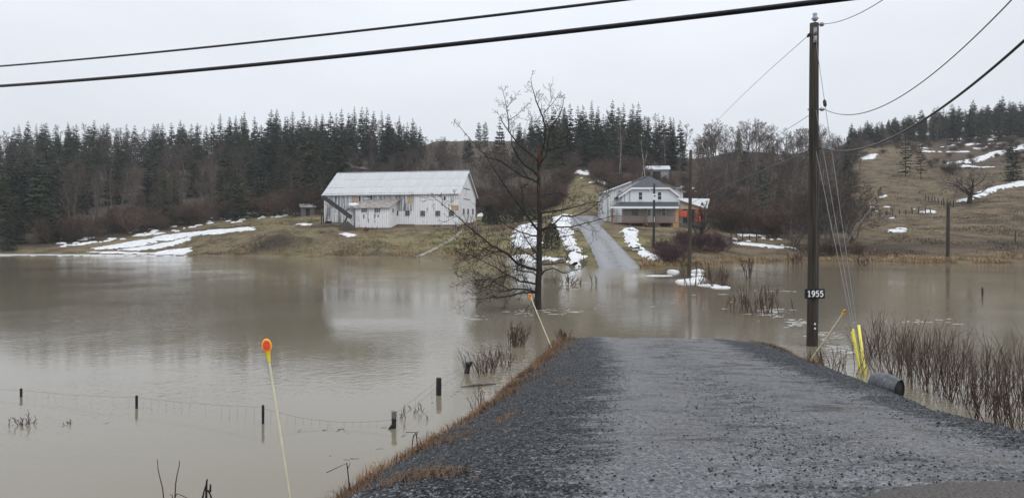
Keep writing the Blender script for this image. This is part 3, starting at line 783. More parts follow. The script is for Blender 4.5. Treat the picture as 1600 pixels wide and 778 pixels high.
# flecks of slush drifting on the current
m = MB(); rng = random.Random(21)
for (cx, cy, sx_, sy_, n) in [(850,487,60,5,40),(1205,488,22,8,60),(1245,505,22,5,40),(1310,545,36,8,70),(1000,478,70,8,8),(1290,525,26,5,30),(1420,503,70,4,20),(1130,470,40,14,8),(1230,455,50,1.5,10),(740,495,40,6,10),(905,445,16,5,14)]:
    for _ in range(n):
        px, py = rng.gauss(cx, sx_ * 0.6), rng.gauss(cy, sy_ * 0.6)
        if py < 412: continue
        c = Wp(px, py); w = rng.uniform(0.02, 0.11) * (c.y / 25) * rng.choice((1, 1, 2.2)); d = w * rng.uniform(0.15, 0.6)
        if px > 880 and px < 1240 and py > 520: continue
        q = 6; ring = [(c.x + w * rng.uniform(.6, 1.3) * math.cos(a * 6.283 / q), c.y + d * rng.uniform(.6, 1.3) * math.sin(a * 6.283 / q), 0.004) for a in range(q)]
        m.add(ring + [(c.x, c.y, 0.016)], [(a, (a + 1) % q, q) for a in range(q)])
tag(m.build('floating_slush', M['slush']), 'pale flecks of slush drifting on the brown water', 'slush', None, 'stuff')
o = drape('yard', [(868,339),(900,337.5),(940,338.5),(946,346),(938,352),(905,357),(880,352)], 0.03, 0.4, 2.0, 'lane')
if o: tag(o, 'wet gravel yard at the top of the driveway', None, None, 'structure')

# ------------------------------------------------------------------ buildings
class Fr:
    """a building's own frame: photo pixels to its local coordinates"""
    def __init__(s, origin, rz):
        s.o = Vector(origin); s.rz = rz; s.inv = Matrix.Rotation(-rz, 3, 'Z')
    def y(s, px, py, yl=0.0):
        c = s.inv @ (Vector((0, 0, CH)) - s.o); d = s.inv @ Vector(((px - 800) / F, 1, -(py - HY) / F))
        return c + d * ((yl - c.y) / d.y)
    def x(s, px, py, xl):
        c = s.inv @ (Vector((0, 0, CH)) - s.o); d = s.inv @ Vector(((px - 800) / F, 1, -(py - HY) / F))
        return c + d * ((xl - c.x) / d.x)

def window(parent, x0, x1, z0, z1, y, nx=2, nz=2, fmat='trim', fw=0.07, axis='y', name='window'):
    """frame standing proud of the wall, one pane per opening; axis 'y' faces -y, 'x' faces +x"""
    def bx(m, a0, a1, d0, d1, c0, c1):
        if axis == 'y': m.box(a0, a1, y - d1, y - d0, c0, c1)
        else: m.box(y + d0, y + d1, a0, a1, c0, c1)
    m = MB()
    bx(m, x0 - fw, x0, -.02, .06, z0 - fw, z1 + fw); bx(m, x1, x1 + fw, -.02, .06, z0 - fw, z1 + fw)
    bx(m, x0, x1, -.02, .058, z1, z1 + fw); bx(m, x0 - 0.02, x1 + 0.02, -.02, .085, z0 - fw, z0)
    w = m.build(name, M[fmat], parent)
    mw = 0.03; dx = (x1 - x0) / nx; dz = (z1 - z0) / nz
    for i in range(nx):
        for j in range(nz):
            m = MB(); bx(m, x0 + i*dx + mw/2, x0 + (i+1)*dx - mw/2, -.02, .015, z0 + j*dz + mw/2, z0 + (j+1)*dz - mw/2)
            m.build('pane', M['glass'], w)
    m = MB()
    for i in range(1, nx): bx(m, x0 + i*dx - mw/2, x0 + i*dx + mw/2, -.02, .035, z0, z1)
    for j in range(1, nz): bx(m, x0, x1, -.02, .033, z0 + j*dz - mw/2, z0 + j*dz + mw/2)
    if m.v: m.build('muntin', M[fmat], w)
    return w

# ---- the long white barn
th = R(11.9); BL, BD = 22.5, 11.0
A = P(715, 350, 115.0)
bo = Vector((A.x - BL * math.cos(th), A.y + BL * math.sin(th), 4.62))
fb = Fr(bo, -th)
barn = tag(empty('barn', bo, -th), 'long weathered white barn with pale metal roof above the flooded field', 'barn')
EH, RH = 4.9, 8.72
def rest_x(px, py=330, yl=0.0): return fb.y(px, py, yl).x
xs = rest_x(648)
m = MB(); m.box(0, xs, 0, 0.2, 0.35, EH + 0.1); m.build('wall', M['barn_grey'], barn)['label'] = 'weathered grey front boards with flaking white paint'
m = MB(); m.box(xs, BL, -0.05, 0.2, -0.1, EH + 0.1); m.build('wall', M['barn_white'], barn)['label'] = 'white painted front wall section'
xl = rest_x(613)
m = MB(); m.box(xl, xs - 0.003, -0.055, -0.002, 0.0, 2.05); m.build('wall', M['barn_white'], barn)['label'] = 'low white wall band beside the lean-to'
m = MB(); m.slab([(BL, 0.2, -0.4), (BL, BD, -0.4), (BL, BD, EH), (BL, BD/2, RH - 0.08), (BL, 0.2, EH)], (-0.2, 0, 0)); m.build('gable_wall', M['barn_white'], barn)
m = MB(); m.slab([(0.0, 0.2, -0.2), (0.0, BD, -0.2), (0.0, BD, EH), (0.0, BD/2, RH - 0.08), (0.0, 0.2, EH)], (0.2, 0, 0)); m.build('gable_wall', M['barn_grey'], barn)
m = MB(); m.box(0.2, BL - 0.2, BD - 0.2, BD, -0.2, EH); m.build('wall', M['barn_grey'], barn)
m = MB(); m.box(0.03, BL - 0.05, 0.04, BD - 0.1, -1.2, 0.36); m.build('foundation', M['stone'], barn)
m = MB(); m.box(0.15, 1.3, -0.03, 0.3, -0.1, 0.55); m.build('crawl_opening', M['dark_void'], barn)
# roof: tin sheets in three rows on each pitch
pitch = math.atan2(RH - EH, BD / 2); run = math.hypot(RH - EH, BD / 2) + 0.35
m = MB()
for s in (0, 1):
    y0 = -0.3 if s == 0 else BD + 0.3; z0 = EH - 0.3 * math.tan(pitch)
    m.slab([(-0.35, y0, z0), (BL + 0.35, y0, z0), (BL + 0.35, BD / 2, RH), (-0.35, BD / 2, RH)][::(1 if s == 0 else -1)], (0, 0, -0.12))
roof = m.build('roof', M['frame_grey'], barn)
rng = random.Random(3)
nsh = 26; sw = (BL + 0.7) / nsh
mp = MB(); mp.box(0, sw - 0.012, 0, 1.0, 0, 0.02); sheet_me = mp.mesh('roof_sheet', M['tin'])
for s in (0, 1):
    rows = 3; rl = run / rows
    for r_ in range(rows):
        for kx in range(nsh):
            o = link('roof_sheet', sheet_me, roof)
            yl = -0.34 + r_ * rl * math.cos(pitch); zl = EH - 0.34 * math.tan(pitch) + 0.015 + r_ * rl * math.sin(pitch)
            o.scale = (1, rl + 0.06, 1)
            o.rotation_euler = (pitch - 0.005 + rng.uniform(-.004, .004) if s == 0 else pitch - 0.005, rng.uniform(-.012, .012), 0)
            o.location = (-0.35 + kx * sw, yl, zl + rng.uniform(0, .018) + 0.012 * r_)
            if s == 1:
                o.rotation_euler = (pitch, 0, math.pi); o.location = (-0.35 + (kx + 1) * sw, BD - yl, zl + 0.012 * r_)
m = MB(); m.tube([(-0.36, BD/2, RH + 0.07), (BL * 0.5, BD/2, RH + 0.05), (BL + 0.36, BD/2, RH + 0.07)], 0.09, 6); m.build('ridge_cap', M['steel'], roof)
m = MB()
m.slab([(BL + 0.352, -0.36, EH - 0.42), (BL + 0.352, BD/2, RH - 0.12), (BL + 0.352, BD/2, RH + 0.04), (BL + 0.352, -0.36, EH - 0.24)], (0.05, 0, 0))
m.slab([(BL + 0.352, BD + 0.36, EH - 0.42), (BL + 0.352, BD + 0.36, EH - 0.24), (BL + 0.352, BD/2, RH + 0.04), (BL + 0.352, BD/2, RH - 0.12)], (0.05, 0, 0))
m.build('barge_board', M['trim'], roof)
m = MB(); m.box(-0.02, 0.16, -0.03, 0.0, 0.3, EH); m.build('corner_board', M['barn_white'], barn)
m = MB(); m.box(BL - 0.14, BL + 0.03, -0.085, -0.052, -0.1, EH); m.build('corner_board', M['trim'], barn)
for px in (660.5, 684, 705.5): # front windows
    c = fb.y(px, 333.5, -0.05); window(barn, c.x - .36, c.x + .36, c.z - .38, c.z + .38, -0.05, 3, 2, 'frame_grey', .06)
for px in (619, 636.7):
    c = fb.y(px, 332.8, -0.055); window(barn, c.x - .34, c.x + .34, c.z - .38, c.z + .36, -0.055, 2, 2, 'frame_grey', .06)
for px in (724.3, 731.3, 738.6):
    c = fb.x(px, 330.5, BL); window(barn, c.y - .42, c.y + .42, c.z - .4, c.z + .4, BL, 2, 2, 'frame_grey', .06, 'x')
for (px, py, w, h) in ((555.8, 310, .44, .62), (640, 310.8, .40, .60), (709, 325, .78, .42)):
    c = fb.y(px, py, 0.0); m = MB(); yy = -0.05 if px > 700 else 0.0
    m.box(c.x - w, c.x + w, yy - .035, yy - .002, c.z - h, c.z + h); m.build('plywood_panel', M['plywood'], barn)
m = MB(); c = fb.y(703.5, 324.5, -.05); m.box(c.x - .12, c.x + .2, -.095, -.089, c.z - .3, c.z + .28); m.build('torn_cover', M['trim'], barn)
for (px, py, w, h) in ((562, 309, .10, .55), (580, 308.5, .16, .55), (575, 308, .5, .06), (695, 310, .14, .3)):
    c = fb.y(px, py, 0.0); m = MB(); yy = -0.05 if px > 660 else 0.0
    m.box(c.x - w, c.x + w, yy - .02, yy - .001, c.z - h, c.z + h); m.build('board_gap', M['dark_void'], barn)
# two faded loft doors' battens on the gable
for (py0, py1, q) in ((296, 297, 0), (312, 313.2, 1)):
    c = fb.x(732, py0, BL); m = MB(); m.box(BL + .001, BL + .03, 3.4, 7.4, c.z - .07, c.z + .07); m.build('batten', M['old_wood'], barn)
# lean-to milk house
lx0, lx1 = fb.y(555, 338, -3.4).x, fb.y(608, 338, -3.4).x
lz = fb.y(580, 325.2, -3.4).z; lz2 = fb.y(590, 313.5, -0.05).z
m = MB()
m.slab([(lx0, -3.4, -0.6), (lx1, -3.4, -0.6), (lx1, -3.4, lz), (lx0, -3.4, lz)], (0, .15, 0))
m.slab([(lx1, -3.25, -0.6), (lx1, -0.06, -0.3), (lx1, -0.06, lz2), (lx1, -3.25, lz)], (-.15, 0, 0))
m.slab([(lx0, -3.25, -0.6), (lx0, -3.25, lz), (lx0, -0.06, lz2), (lx0, -0.06, -0.3)], (.15, 0, 0))
lean = m.build('lean_to', M['barn_white'], barn)
m = MB(); e0, e1 = (lz2 - lz) / 3.35, 0.3
m.slab([(lx0 - .25, -3.4 - e1, lz - e0 * e1 + .06), (lx1 + .25, -3.4 - e1, lz - e0 * e1 + .06), (lx1 + .6, -0.07, lz2 + .1), (lx0 + .25, -0.07, lz2 + .1)], (0, 0, .09))
m.build('lean_to_roof', M['old_roof'], lean)
for px in (569, 589.5):
    c = fb.y(px, 328.6, -3.4); window(lean, c.x - .48, c.x + .48, c.z - .3, c.z + .3, -3.4, 3, 2, 'trim', .06)
c = fb.x(607.5, 328.5, lx1); window(lean, -2.2, -1.4, c.z - .32, c.z + .3, lx1, 2, 2, 'trim', .06, 'x')
for (px, py, w, h) in ((568.5, 338.5, .10, .32), (585, 338, .07, .36), (591, 337.5, .12, .2), (576, 345, .06, .3), (585.5, 346, .05, .22)):
    c = fb.y(px, py, -3.4); m = MB(); m.box(c.x - w, c.x + w, -3.408, -3.401, c.z - h, c.z + h); m.build('bare_patch', M['old_wood'], lean)
c = fb.y(560.6, 337, -3.4); m = MB(); m.box(c.x - .38, c.x + .38, -3.44, -3.402, -0.4, 1.95); m.build('door', M['barn_white'], lean)
m = MB(); c = fb.y(613.5, 336, -0.06); m.box(c.x - .05, c.x + .42, -0.075, -0.058, 0.1, 2.0); m.build('doorway', M['dark_void'], barn)
# small gabled entry left of the lean-to
ex0, ex1 = fb.y(538, 335, -2.2).x, fb.y(553, 335, -2.2).x
ez, er = fb.y(545, 332, -2.2).z, fb.y(545, 326.5, -2.2).z; exm = (ex0 + ex1) / 2
m = MB(); m.slab([(ex0, -2.2, -.5), (ex1, -2.2, -.5), (ex1, -2.2, ez), (exm, -2.2, er), (ex0, -2.2, ez)], (0, 2.14, 0)); ent = m.build('entry_porch', M['wing_white'], barn)
m = MB()
m.slab([(exm, -2.4, er + .04), (ex0 - .2, -2.4, ez - .1), (ex0 - .2, -.07, ez - .1), (exm, -.07, er + .04)], (0, 0, .08))
m.slab([(exm + .002, -2.4, er + .04), (exm + .002, -.07, er + .04), (ex1 + .2, -.07, ez - .1), (ex1 + .2, -2.4, ez - .1)], (0, 0, .08))
m.build('entry_roof', M['old_wood'], ent)
c = fb.y(553, 321, -1.0); m = MB()
m.tube([(c.x - .85, -1.0, c.z), (c.x - .7, -1.0, c.z), (c.x + .6, -1.0, c.z), (c.x + .75, -1.0, c.z)], [.2, .38, .38, .2], 12)
m.build('white_tank', M['white_paint'], barn, True)

# ---- conveyor reaching out of its heap beside the barn
fo = Vector((0, 0, 0))
ctop, cbot = P(505, 308.5, 117.0), P(547, 339.5, 113.5)
conv = tag(empty('manure_conveyor', (cbot.x, cbot.y, ground(cbot.x, cbot.y))), 'dark inclined conveyor leaning up along the barn front', 'conveyor')
loc0 = conv.location.copy()
def inloc(p): return tuple(Vector(p) - loc0)
d = (ctop - cbot).normalized(); side = Vector((0, 1, 0)); up = side.cross(d).normalized() * -1
if up.z < 0: up = -up
def beam(name, a, b, hw, hu, mat, lift=0.0, sy=0.0):
    mm = MB(); q = []
    for p in (a, b):
        for s1, s2 in ((-1,-1),(1,-1),(1,1),(-1,1)): q.append(inloc(p + up * (lift + hu * s2) + side * (sy + hw * s1)))
    mm.add(q, [(0,1,2,3),(7,6,5,4),(0,4,5,1),(1,5,6,2),(2,6,7,3),(3,7,4,0)])
    return mm.build(name, mat, conv)
beam('trough', cbot - d * 0.3, ctop, .22, .16, M['dark'])
beam('side_rail', cbot - d * 0.2, ctop - d * .1, .03, .30, M['dark'], .08, -.26); beam('side_rail', cbot - d * .2, ctop - d * .1, .03, .30, M['dark'], .08, .26)
mid = cbot + d * 1.9
beam('motor_housing', mid - d * .8, mid + d * .5, .32, .28, M['dark'], .14)
beam('discharge_head', ctop - d * .9, ctop + d * .15, .3, .3, M['dark'], .04)
for s in (-1, 1):
    mm = MB(); a = cbot + d * 0.6; b = Vector((a.x - 0.9, a.y + .5 * s, ground(a.x - .9, a.y) - .1)); mm.tube([inloc(a + side * .2 * s), inloc(b)], .07, 5); mm.build('leg', M['dark'], conv)
m = MB(); pc = onG(543, 112.6); nn, rr = 20, 6; rng = random.Random(5)
vs = []
for i in range(rr):
    for kk in range(nn):
        a = kk / nn * 6.283; t = i / (rr - 1); r_ = 1.75 * t * (1 + .14 * noise.noise(Vector((math.cos(a) * 2, math.sin(a) * 2, 4))))
        vs.append((r_ * math.cos(a), r_ * .8 * math.sin(a), 1.25 * (1 - t) ** .8 * (1 + .1 * math.sin(3 * a)) - .3 * t + noise.noise(Vector((r_ * math.cos(a) * 2, r_ * math.sin(a) * 2, 1))) * .12))
m.add(vs, [(i*nn + kk, (i+1)*nn + kk, (i+1)*nn + (kk+1) % nn, i*nn + (kk+1) % nn) for i in range(rr - 1) for kk in range(nn)] + [tuple(range(nn))])
o = m.build('manure_pile', M['mulch'], smooth=True); o.location = pc; tag(o, 'low dark heap under the foot of the barn conveyor', 'heap')
# rusty implement lying in front of the lean-to
ip = onG(581, 111.0); imp = tag(empty('farm_implement', ip), 'rusty red farm implement lying before the lean-to', 'implement')
m = MB(); m.tube([(-1.1, 0, .35), (1.0, 0, .3)], .08, 6); m.box(-1.2, -.5, -.25, .25, .05, .5); m.build('frame', M['rust'], imp)
for x_ in (-.9, .1, .8):
    m = MB(); m.tube([(x_, -.3, .3), (x_ + .03, -.3, .75)], .04, 5); m.build('tine', M['dark'], imp)

# ---- the white house
HYF = 108.5
ho = Vector((P(1015, 352, HYF).x, HYF, 4.25))
fh = Fr(ho, 0.0)
house = tag(empty('house', ho), 'white clapboard house with dark clipped-gable roof and front porch', 'house')
def hp(px, py, dy=0.0): return fh.y(px, py, dy)
def sl(name, pts, dy, off, mat, parent=house):
    mm = MB(); mm.slab([hp(a, b, dy) for a, b in pts], off); return mm.build(name, M[mat], parent)
sl('upper_wall', [(972,320),(1058,320),(1058,303.5),(1046,294.5),(987,294.5),(972,305.5)], 0, (0, .2, 0), 'clap')
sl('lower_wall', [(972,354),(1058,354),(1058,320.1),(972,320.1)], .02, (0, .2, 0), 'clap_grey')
for px in (972, 1058):
    a = hp(px, 354); b = hp(px, 305); s = 1 if px < 1000 else -1
    mm = MB(); mm.box(min(a.x, a.x + .2 * s), max(a.x, a.x + .2 * s), .22, 9.0, a.z, b.z - .1); mm.build('side_wall', M['clap'], house)
mm = MB(); mm.box(hp(972,350).x + .2, hp(1058,350).x - .2, 8.8, 9.0, 0, 4.3); mm.build('rear_wall', M['clap'], house)
eL, eR = hp(966.5, 307, -.35), hp(1062, 306, -.35); hL, hR = hp(987, 293.3, -.35), hp(1046, 293.3, -.35); ap = hp(1014, 274.5, 3.4)
bk = lambda v: Vector((v.x, 9.4, v.z))
mm = MB()
mm.add([hL, hR, ap], [(0, 1, 2)]); mm.add([eL, hL, ap, bk(ap), bk(eL)], [(0, 1, 2, 3, 4)]); mm.add([hR, eR, bk(eR), bk(ap), ap], [(0, 1, 2, 3, 4)])
dn = Vector((0, 0, -.16))
mm.add([eL + dn, hL + dn, hR + dn, eR + dn, bk(eR) + dn, bk(ap) + dn, bk(eL) + dn], [(0,6,5,1),(1,5,2),(2,5,4,3)])
hroof = mm.build('roof', M['shingle'], house)
mm = MB(); f_ = Vector((0, -.04, 0))
for a, b in ((eL, hL), (hL, hR), (hR, eR)):
    mm.add([a + f_ + dn * 1.5, b + f_ + dn * 1.5, b + f_ + Vector((0, 0, .03)), a + f_ + Vector((0, 0, .03))] + [q + Vector((0, .1, 0)) for q in (a + f_ + dn * 1.5, b + f_ + dn * 1.5, b + f_ + Vector((0, 0, .03)), a + f_ + Vector((0, 0, .03)))],
           [(0,1,2,3),(7,6,5,4),(3,2,6,7),(0,4,5,1),(1,5,6,2),(0,3,7,4)])
mm.build('fascia', M['trim'], hroof)
mm = MB(); c = hp(1014, 273, 3.6); mm.box(c.x - .24, c.x + .24, 3.4, 3.9, c.z - .5, c.z + .25); mm.build('chimney', M['dark'], hroof)
mm = MB(); mm.tube([(c.x, 3.65, c.z + .25), (c.x, 3.65, c.z + .42)], [.2, .17], 8); mm.build('chimney_cap', M['dark'], hroof)
for px in (1000.7, 1030.5):
    c = hp(px, 306.3); window(house, c.x - .26, c.x + .26, c.z - .56, c.z + .56, 0, 1, 2, 'trim', .11)
c = hp(991.8, 331.5, .02); window(house, c.x - .45, c.x + .45, c.z - .55, c.z + .5, .02, 2, 1, 'frame_grey', .07)
c = hp(1037, 331.6, .02); window(house, c.x - .26, c.x + .26, c.z - .52, c.z + .5, .02, 1, 2, 'trim', .11)
c = hp(1016.5, 336, .02); fz = hp(1015, 347, -2).z
mm = MB(); mm.box(c.x - .48, c.x + .48, -.05, .018, fz, fz + 2.05); door = mm.build('door', M['trim'], house)
mm = MB(); mm.box(c.x - .38, c.x - .06, -.056, -.051, fz + .95, fz + 1.9); mm.build('pane', M['glass'], door)
mm = MB(); mm.tube([(c.x + .36, -.06, fz + 1.0), (c.x + .36, -.11, fz + 1.0)], .035, 6); mm.build('handle', M['steel'], door)
# downpipes on the front
for px in (976, 984):
    a, b = hp(px, 305 if px < 980 else 297, -.08), hp(px, 317, -.08); mm = MB(); mm.tube([a, b], .045, 6); mm.build('downpipe', M['frame_grey'], house)
# porch
PY = -2.3
xl_, xr_ = hp(955, 340, PY).x, hp(1059.5, 340, PY).x
mm = MB(); mm.box(xl_, xr_, PY, .0, fz - .16, fz - .02); porch = mm.build('porch_deck', M['deck'], house)
a, b, c2, d2 = hp(953.5, 323, PY - .3), hp(1060.5, 323, PY - .3), hp(1059.5, 315.5, -.01), hp(969, 315.5, -.01)
mm = MB(); mm.slab([a, b, c2, d2], (0, 0, -.12)); proof = mm.build('porch_roof', M['shingle'], house)
mm = MB(); mm.box(a.x, b.x, a.y - .06, a.y - .005, a.z - .27, a.z + .02); mm.build('fascia', M['trim'], proof)
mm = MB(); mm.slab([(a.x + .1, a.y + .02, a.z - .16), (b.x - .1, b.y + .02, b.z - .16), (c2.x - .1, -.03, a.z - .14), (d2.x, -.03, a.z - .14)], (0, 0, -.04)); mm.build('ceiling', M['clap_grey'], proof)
for px, w, mt in ((956.5, .1, 'deck'), (1057.5, .26, 'deck_pale')):
    c = hp(px, 340, PY + .1); mm = MB(); mm.box(c.x - w, c.x + w, PY + .02, PY + .02 + 2 * min(w, .15), -.7, a.z - .2); mm.build('post', M[mt], house)
for px0, px1 in ((957.5, 1008.5), (1026, 1055)):
    x0, x1 = hp(px0, 340, PY).x, hp(px1, 340, PY).x
    mm = MB(); mm.box(x0, x1, PY + .04, PY + .13, fz + .88, fz + .96); rail = mm.build('railing', M['deck'], house)
    mm = MB(); mm.box(x0, x1, PY + .05, PY + .12, fz + .08, fz + .15)
    n = int((x1 - x0) / .16)
    for kk in range(n): xx = x0 + (kk + .5) * (x1 - x0) / n; mm.box(xx - .05, xx + .05, PY + .06, PY + .1, fz + .15, fz + .88)
    mm.build('balusters', M['deck_grey'], rail)['kind'] = 'stuff'
for px in (960, 985, 1006, 1030, 1050):
    c = hp(px, 340, PY); mm = MB(); mm.box(c.x - .1, c.x + .1, PY + .2, PY + .4, -1.0, fz - .16); mm.build('pier', M['stone'], house)
mm = MB(); mm.box(xl_ + .3, xr_ - .3, -.3, -.02, -1.0, fz - .17); mm.build('foundation', M['stone'], house)
sx0, sx1 = hp(1009.5, 350, PY - .6).x, hp(1024.5, 350, PY - .6).x
gz = ground(ho.x, HYF + PY - 1.2) - ho.z
ns = 5
mm = MB(); mm.box(sx0, sx0 + .08, PY - 1.5, PY - .01, gz - .3, gz + .25); mm.slab([(sx0, PY - 1.5, gz), (sx0, PY - .01, gz), (sx0, PY - .01, fz - .03)], (.08, 0, 0)); steps = mm.build('steps', M['deck'], house)
mm = MB(); mm.slab([(sx1, PY - 1.5, gz), (sx1, PY - .01, fz - .03), (sx1, PY - .01, gz)], (-.08, 0, 0)); mm.build('stringer', M['deck'], steps)
for kk in range(ns):
    t = (kk + 1) / (ns + .4); zz = gz + (fz - gz) * t; y0 = PY - 1.5 + 1.45 * kk / ns
    mm = MB(); mm.box(sx0 + .081, sx1 - .081, y0, y0 + .3, zz - .05, zz); mm.box(sx0 + .081, sx1 - .081, y0 + .28, y0 + .295, zz - (fz - gz) / ns - .02, zz - .051); mm.build('tread', M['deck'], steps)
for s in (sx0, sx1):
    mm = MB(); mm.box(s - .05, s + .05, PY - 1.5, PY - 1.4, gz - .3, gz + 1.15); mm.box(s - .05, s + .05, PY - .1, PY - .02, fz - .3, fz + 1.05); mm.tube([(s, PY - 1.45, gz + 1.1), (s, PY - .06, fz + 1.0)], .045, 6); mm.build('stair_rail', M['deck'], steps)
mm = MB(); c = hp(1056, 351, PY); mm.box(c.x - .42, c.x + .42, PY - .06, PY + .5, -1.0, fz - .165); mm.build('porch_skirt', M['deck_pale'], house)
mm = MB(); c = hp(958, 325.5, PY); mm.tube([(c.x + .12, PY - .1, c.z), (c.x + .12, PY - .1, c.z - .22)], [.06, .1], 8); mm.build('porch_lamp', M['white_paint'], house)
# taller rear wing
WY = 4.3
wl_, wr_ = hp(946.5, 350, WY).x, hp(1050, 350, WY).x
we, wr, wx = hp(950, 299, WY).z, hp(1010, 276, WY).z, hp(1010, 276, WY).x
xr2 = wx + (wx - wl_) * .9
mm = MB(); mm.slab([(wl_, WY, -1.0), (xr2, WY, -1.0), (xr2, WY, we), (wx, WY, wr - .1), (wl_, WY, we - .05)], (0, .2, 0)); mm.box(wl_, wl_ + .2, WY + .2, 14, -1, we - .08); mm.box(xr2 - .2, xr2, WY + .2, 14, -1, we - .08); mm.box(wl_ + .2, xr2 - .2, 13.8, 14, -1, we)
wing = mm.build('rear_wing', M['wing_white'], house)
mm = MB()
mm.slab([(wl_ - .35, WY - .35, we - .22), (wx, WY - .35, wr), (wx, 14.4, wr), (wl_ - .35, 14.4, we - .22)], (0, 0, .12))
mm.slab([(wx + .002, WY - .35, wr), (xr2 + .35, WY - .35, we - .22), (xr2 + .35, 14.4, we - .22), (wx + .002, 14.4, wr)], (0, 0, .12))
mm.build('wing_roof', M['old_roof'], wing)
mm = MB(); mm.slab([(wl_ - .35, WY - .36, we - .24), (wx - 2.4, WY - .36, we - .24 + (wr - we + .22) * ((wx - 2.4 - wl_ + .35) / (wx - wl_ + .35))), (wx - 2.4, WY - .36, we - .06 + (wr - we + .22) * ((wx - 2.4 - wl_ + .35) / (wx - wl_ + .35))), (wl_ - .35, WY - .36, we - .06)], (0, -.05, 0)); mm.build('barge_board', M['trim'], wing)
c = hp(968.5, 300.5, WY - .25); mm = MB()
n = 16; vs = [(c.x, c.y + .12, c.z)] + [(c.x + .33 * math.cos(a * 6.283 / n), c.y - .02 * math.cos(a), c.z + .33 * math.sin(a * 6.283 / n)) for a in range(n)]
mm.add(vs, [(0, 1 + (a + 1) % n, 1 + a) for a in range(n)]); mm.tube([(c.x, c.y + .1, c.z), (c.x, WY, c.z - .3)], .03, 5); mm.build('satellite_dish', M['frame_grey'], wing)
mm = MB(); c = hp(949.5, 330, WY - .1); mm.tube([(c.x, WY - .1, -.6), (c.x, WY - .1, we - .3)], .07, 6); mm.build('downpipe', M['frame_grey'], wing)

# ---- orange-red shed beside the house
so = Vector((P(1082, 352, 110).x, 110.0, 3.9)); fs_ = Fr(so, 0)
shed = tag(empty('shed', so), 'orange-red shed with pale metal roof beside the white house', 'shed')
q = lambda px, py, dy=0.0: fs_.y(px, py, dy)
A1, B1, C1, D1 = q(1058.5, 310.5, 1.5), q(1109, 311.5, 4.0), q(1105, 327, -1.2), q(1062, 313.5, -1.2)
mm = MB(); mm.slab([A1, D1, C1, B1], (0, 0, .09)); sroof = mm.build('roof', M['tin'], shed)
mm = MB(); mm.slab([D1 + Vector((0, -.02, -.12)), C1 + Vector((0, -.02, -.12)), C1 + Vector((0, -.02, .06)), D1 + Vector((0, -.02, .06))], (0, -.05, 0)); mm.build('fascia', M['deck'], sroof)
mm = MB(); mm.slab([q(1062.5, 314.3, -1), q(1062.5, 326.5, -1), q(1101, 327, -1)], (0, .12, 0)); mm.build('gable_boards', M['beige'], shed)
mm = MB(); mm.slab([q(1086, 327.2, -.9), q(1103, 327.2, -.9), q(1103, 346, -.9), q(1086, 346, -.9)], (0, .12, 0)); mm.build('wall', M['red_wall'], shed)
mm = MB(); mm.slab([q(1061, 328.5, -1.1), q(1074, 329.2, -1.1), q(1073, 339.5, -1.1), q(1061, 339, -1.1)], (0, .06, 0)); mm.build('tarp', M['red_wall'], shed)
mm = MB(); mm.box(q(1061, 350).x, q(1104, 350).x, 3.2, 3.4, -.6, q(1080, 316, 3.2).z); mm.build('rear_wall', M['old_wood'], shed)
for px in (1061.5, 1075, 1086, 1103):
    c = q(px, 340, -.95); mm = MB(); mm.box(c.x - .09, c.x + .09, -1.0, -.82, -.9, q(px, 327.4, -.95).z); mm.build('post', M['deck'], shed)
for kk in range(9):
    x0 = q(1062, 345, -.95).x + kk * .42; mm = MB(); mm.box(x0, x0 + .36, -.8, -.76, -.6, .75 + .1 * (kk % 2)); mm.build('plank', M['old_wood'], shed)

def small_shed(name, px, Y, w, dpt, h, rise, label, wall, roofm, rz=0.0, sink=.5):
    p = onG(px, Y); e = tag(empty(name, p, rz), label, 'shed')
    mm = MB(); mm.slab([(-w/2, 0, -sink), (w/2, 0, -sink), (w/2, 0, h), (-w/2, 0, h)], (0, .12, 0)); mm.box(-w/2, -w/2 + .12, .12, dpt, -sink, h); mm.box(w/2 - .12, w/2, .12, dpt, -sink, h); mm.box(-w/2 + .12, w/2 - .12, dpt - .12, dpt, -sink, h); mm.build('wall', M[wall], e)
    mm = MB(); mm.slab([(-w/2 - .3, -.4, h - .1), (w/2 + .3, -.4, h - .1), (w/2 + .3, dpt/2, h + rise), (-w/2 - .3, dpt/2, h + rise)], (0, 0, .1)); mm.slab([(w/2 + .3, dpt + .4, h - .1), (-w/2 - .3, dpt + .4, h - .1), (-w/2 - .3, dpt/2 + .002, h + rise), (w/2 + .3, dpt/2 + .002, h + rise)], (0, 0, .1)); mm.build('roof', M[roofm], e)
    for s in (-1, 1):
        mm = MB(); mm.slab([(s * w/2, 0, h), (s * w/2, dpt, h), (s * w/2, dpt/2, h + rise - .05)], (-s * .12, 0, 0)); mm.build('gable', M[wall], e)
    mm = MB(); mm.box(-w * .16, w * .16, -.03, -.002, -sink + .1, h * .8); mm.build('door', M['dark_void'], e)
    return e
small_shed('shed', 1026, 180, 6.0, 4.5, 2.6, 1.0, 'grey shed with whitish roof among brush above the house', 'frame_grey', 'tin', R(-8))
small_shed('shed', 562, 205, 4.4, 6.0, 3.0, 1.6, 'old grey shed roof showing above the barn ridge', 'old_wood', 'old_wood', R(50))
small_shed('shed', 481, 141, 2.4, 2.6, 1.7, .5, 'tiny grey shed at the forest edge left of the barn', 'old_wood', 'frame_grey', R(20))
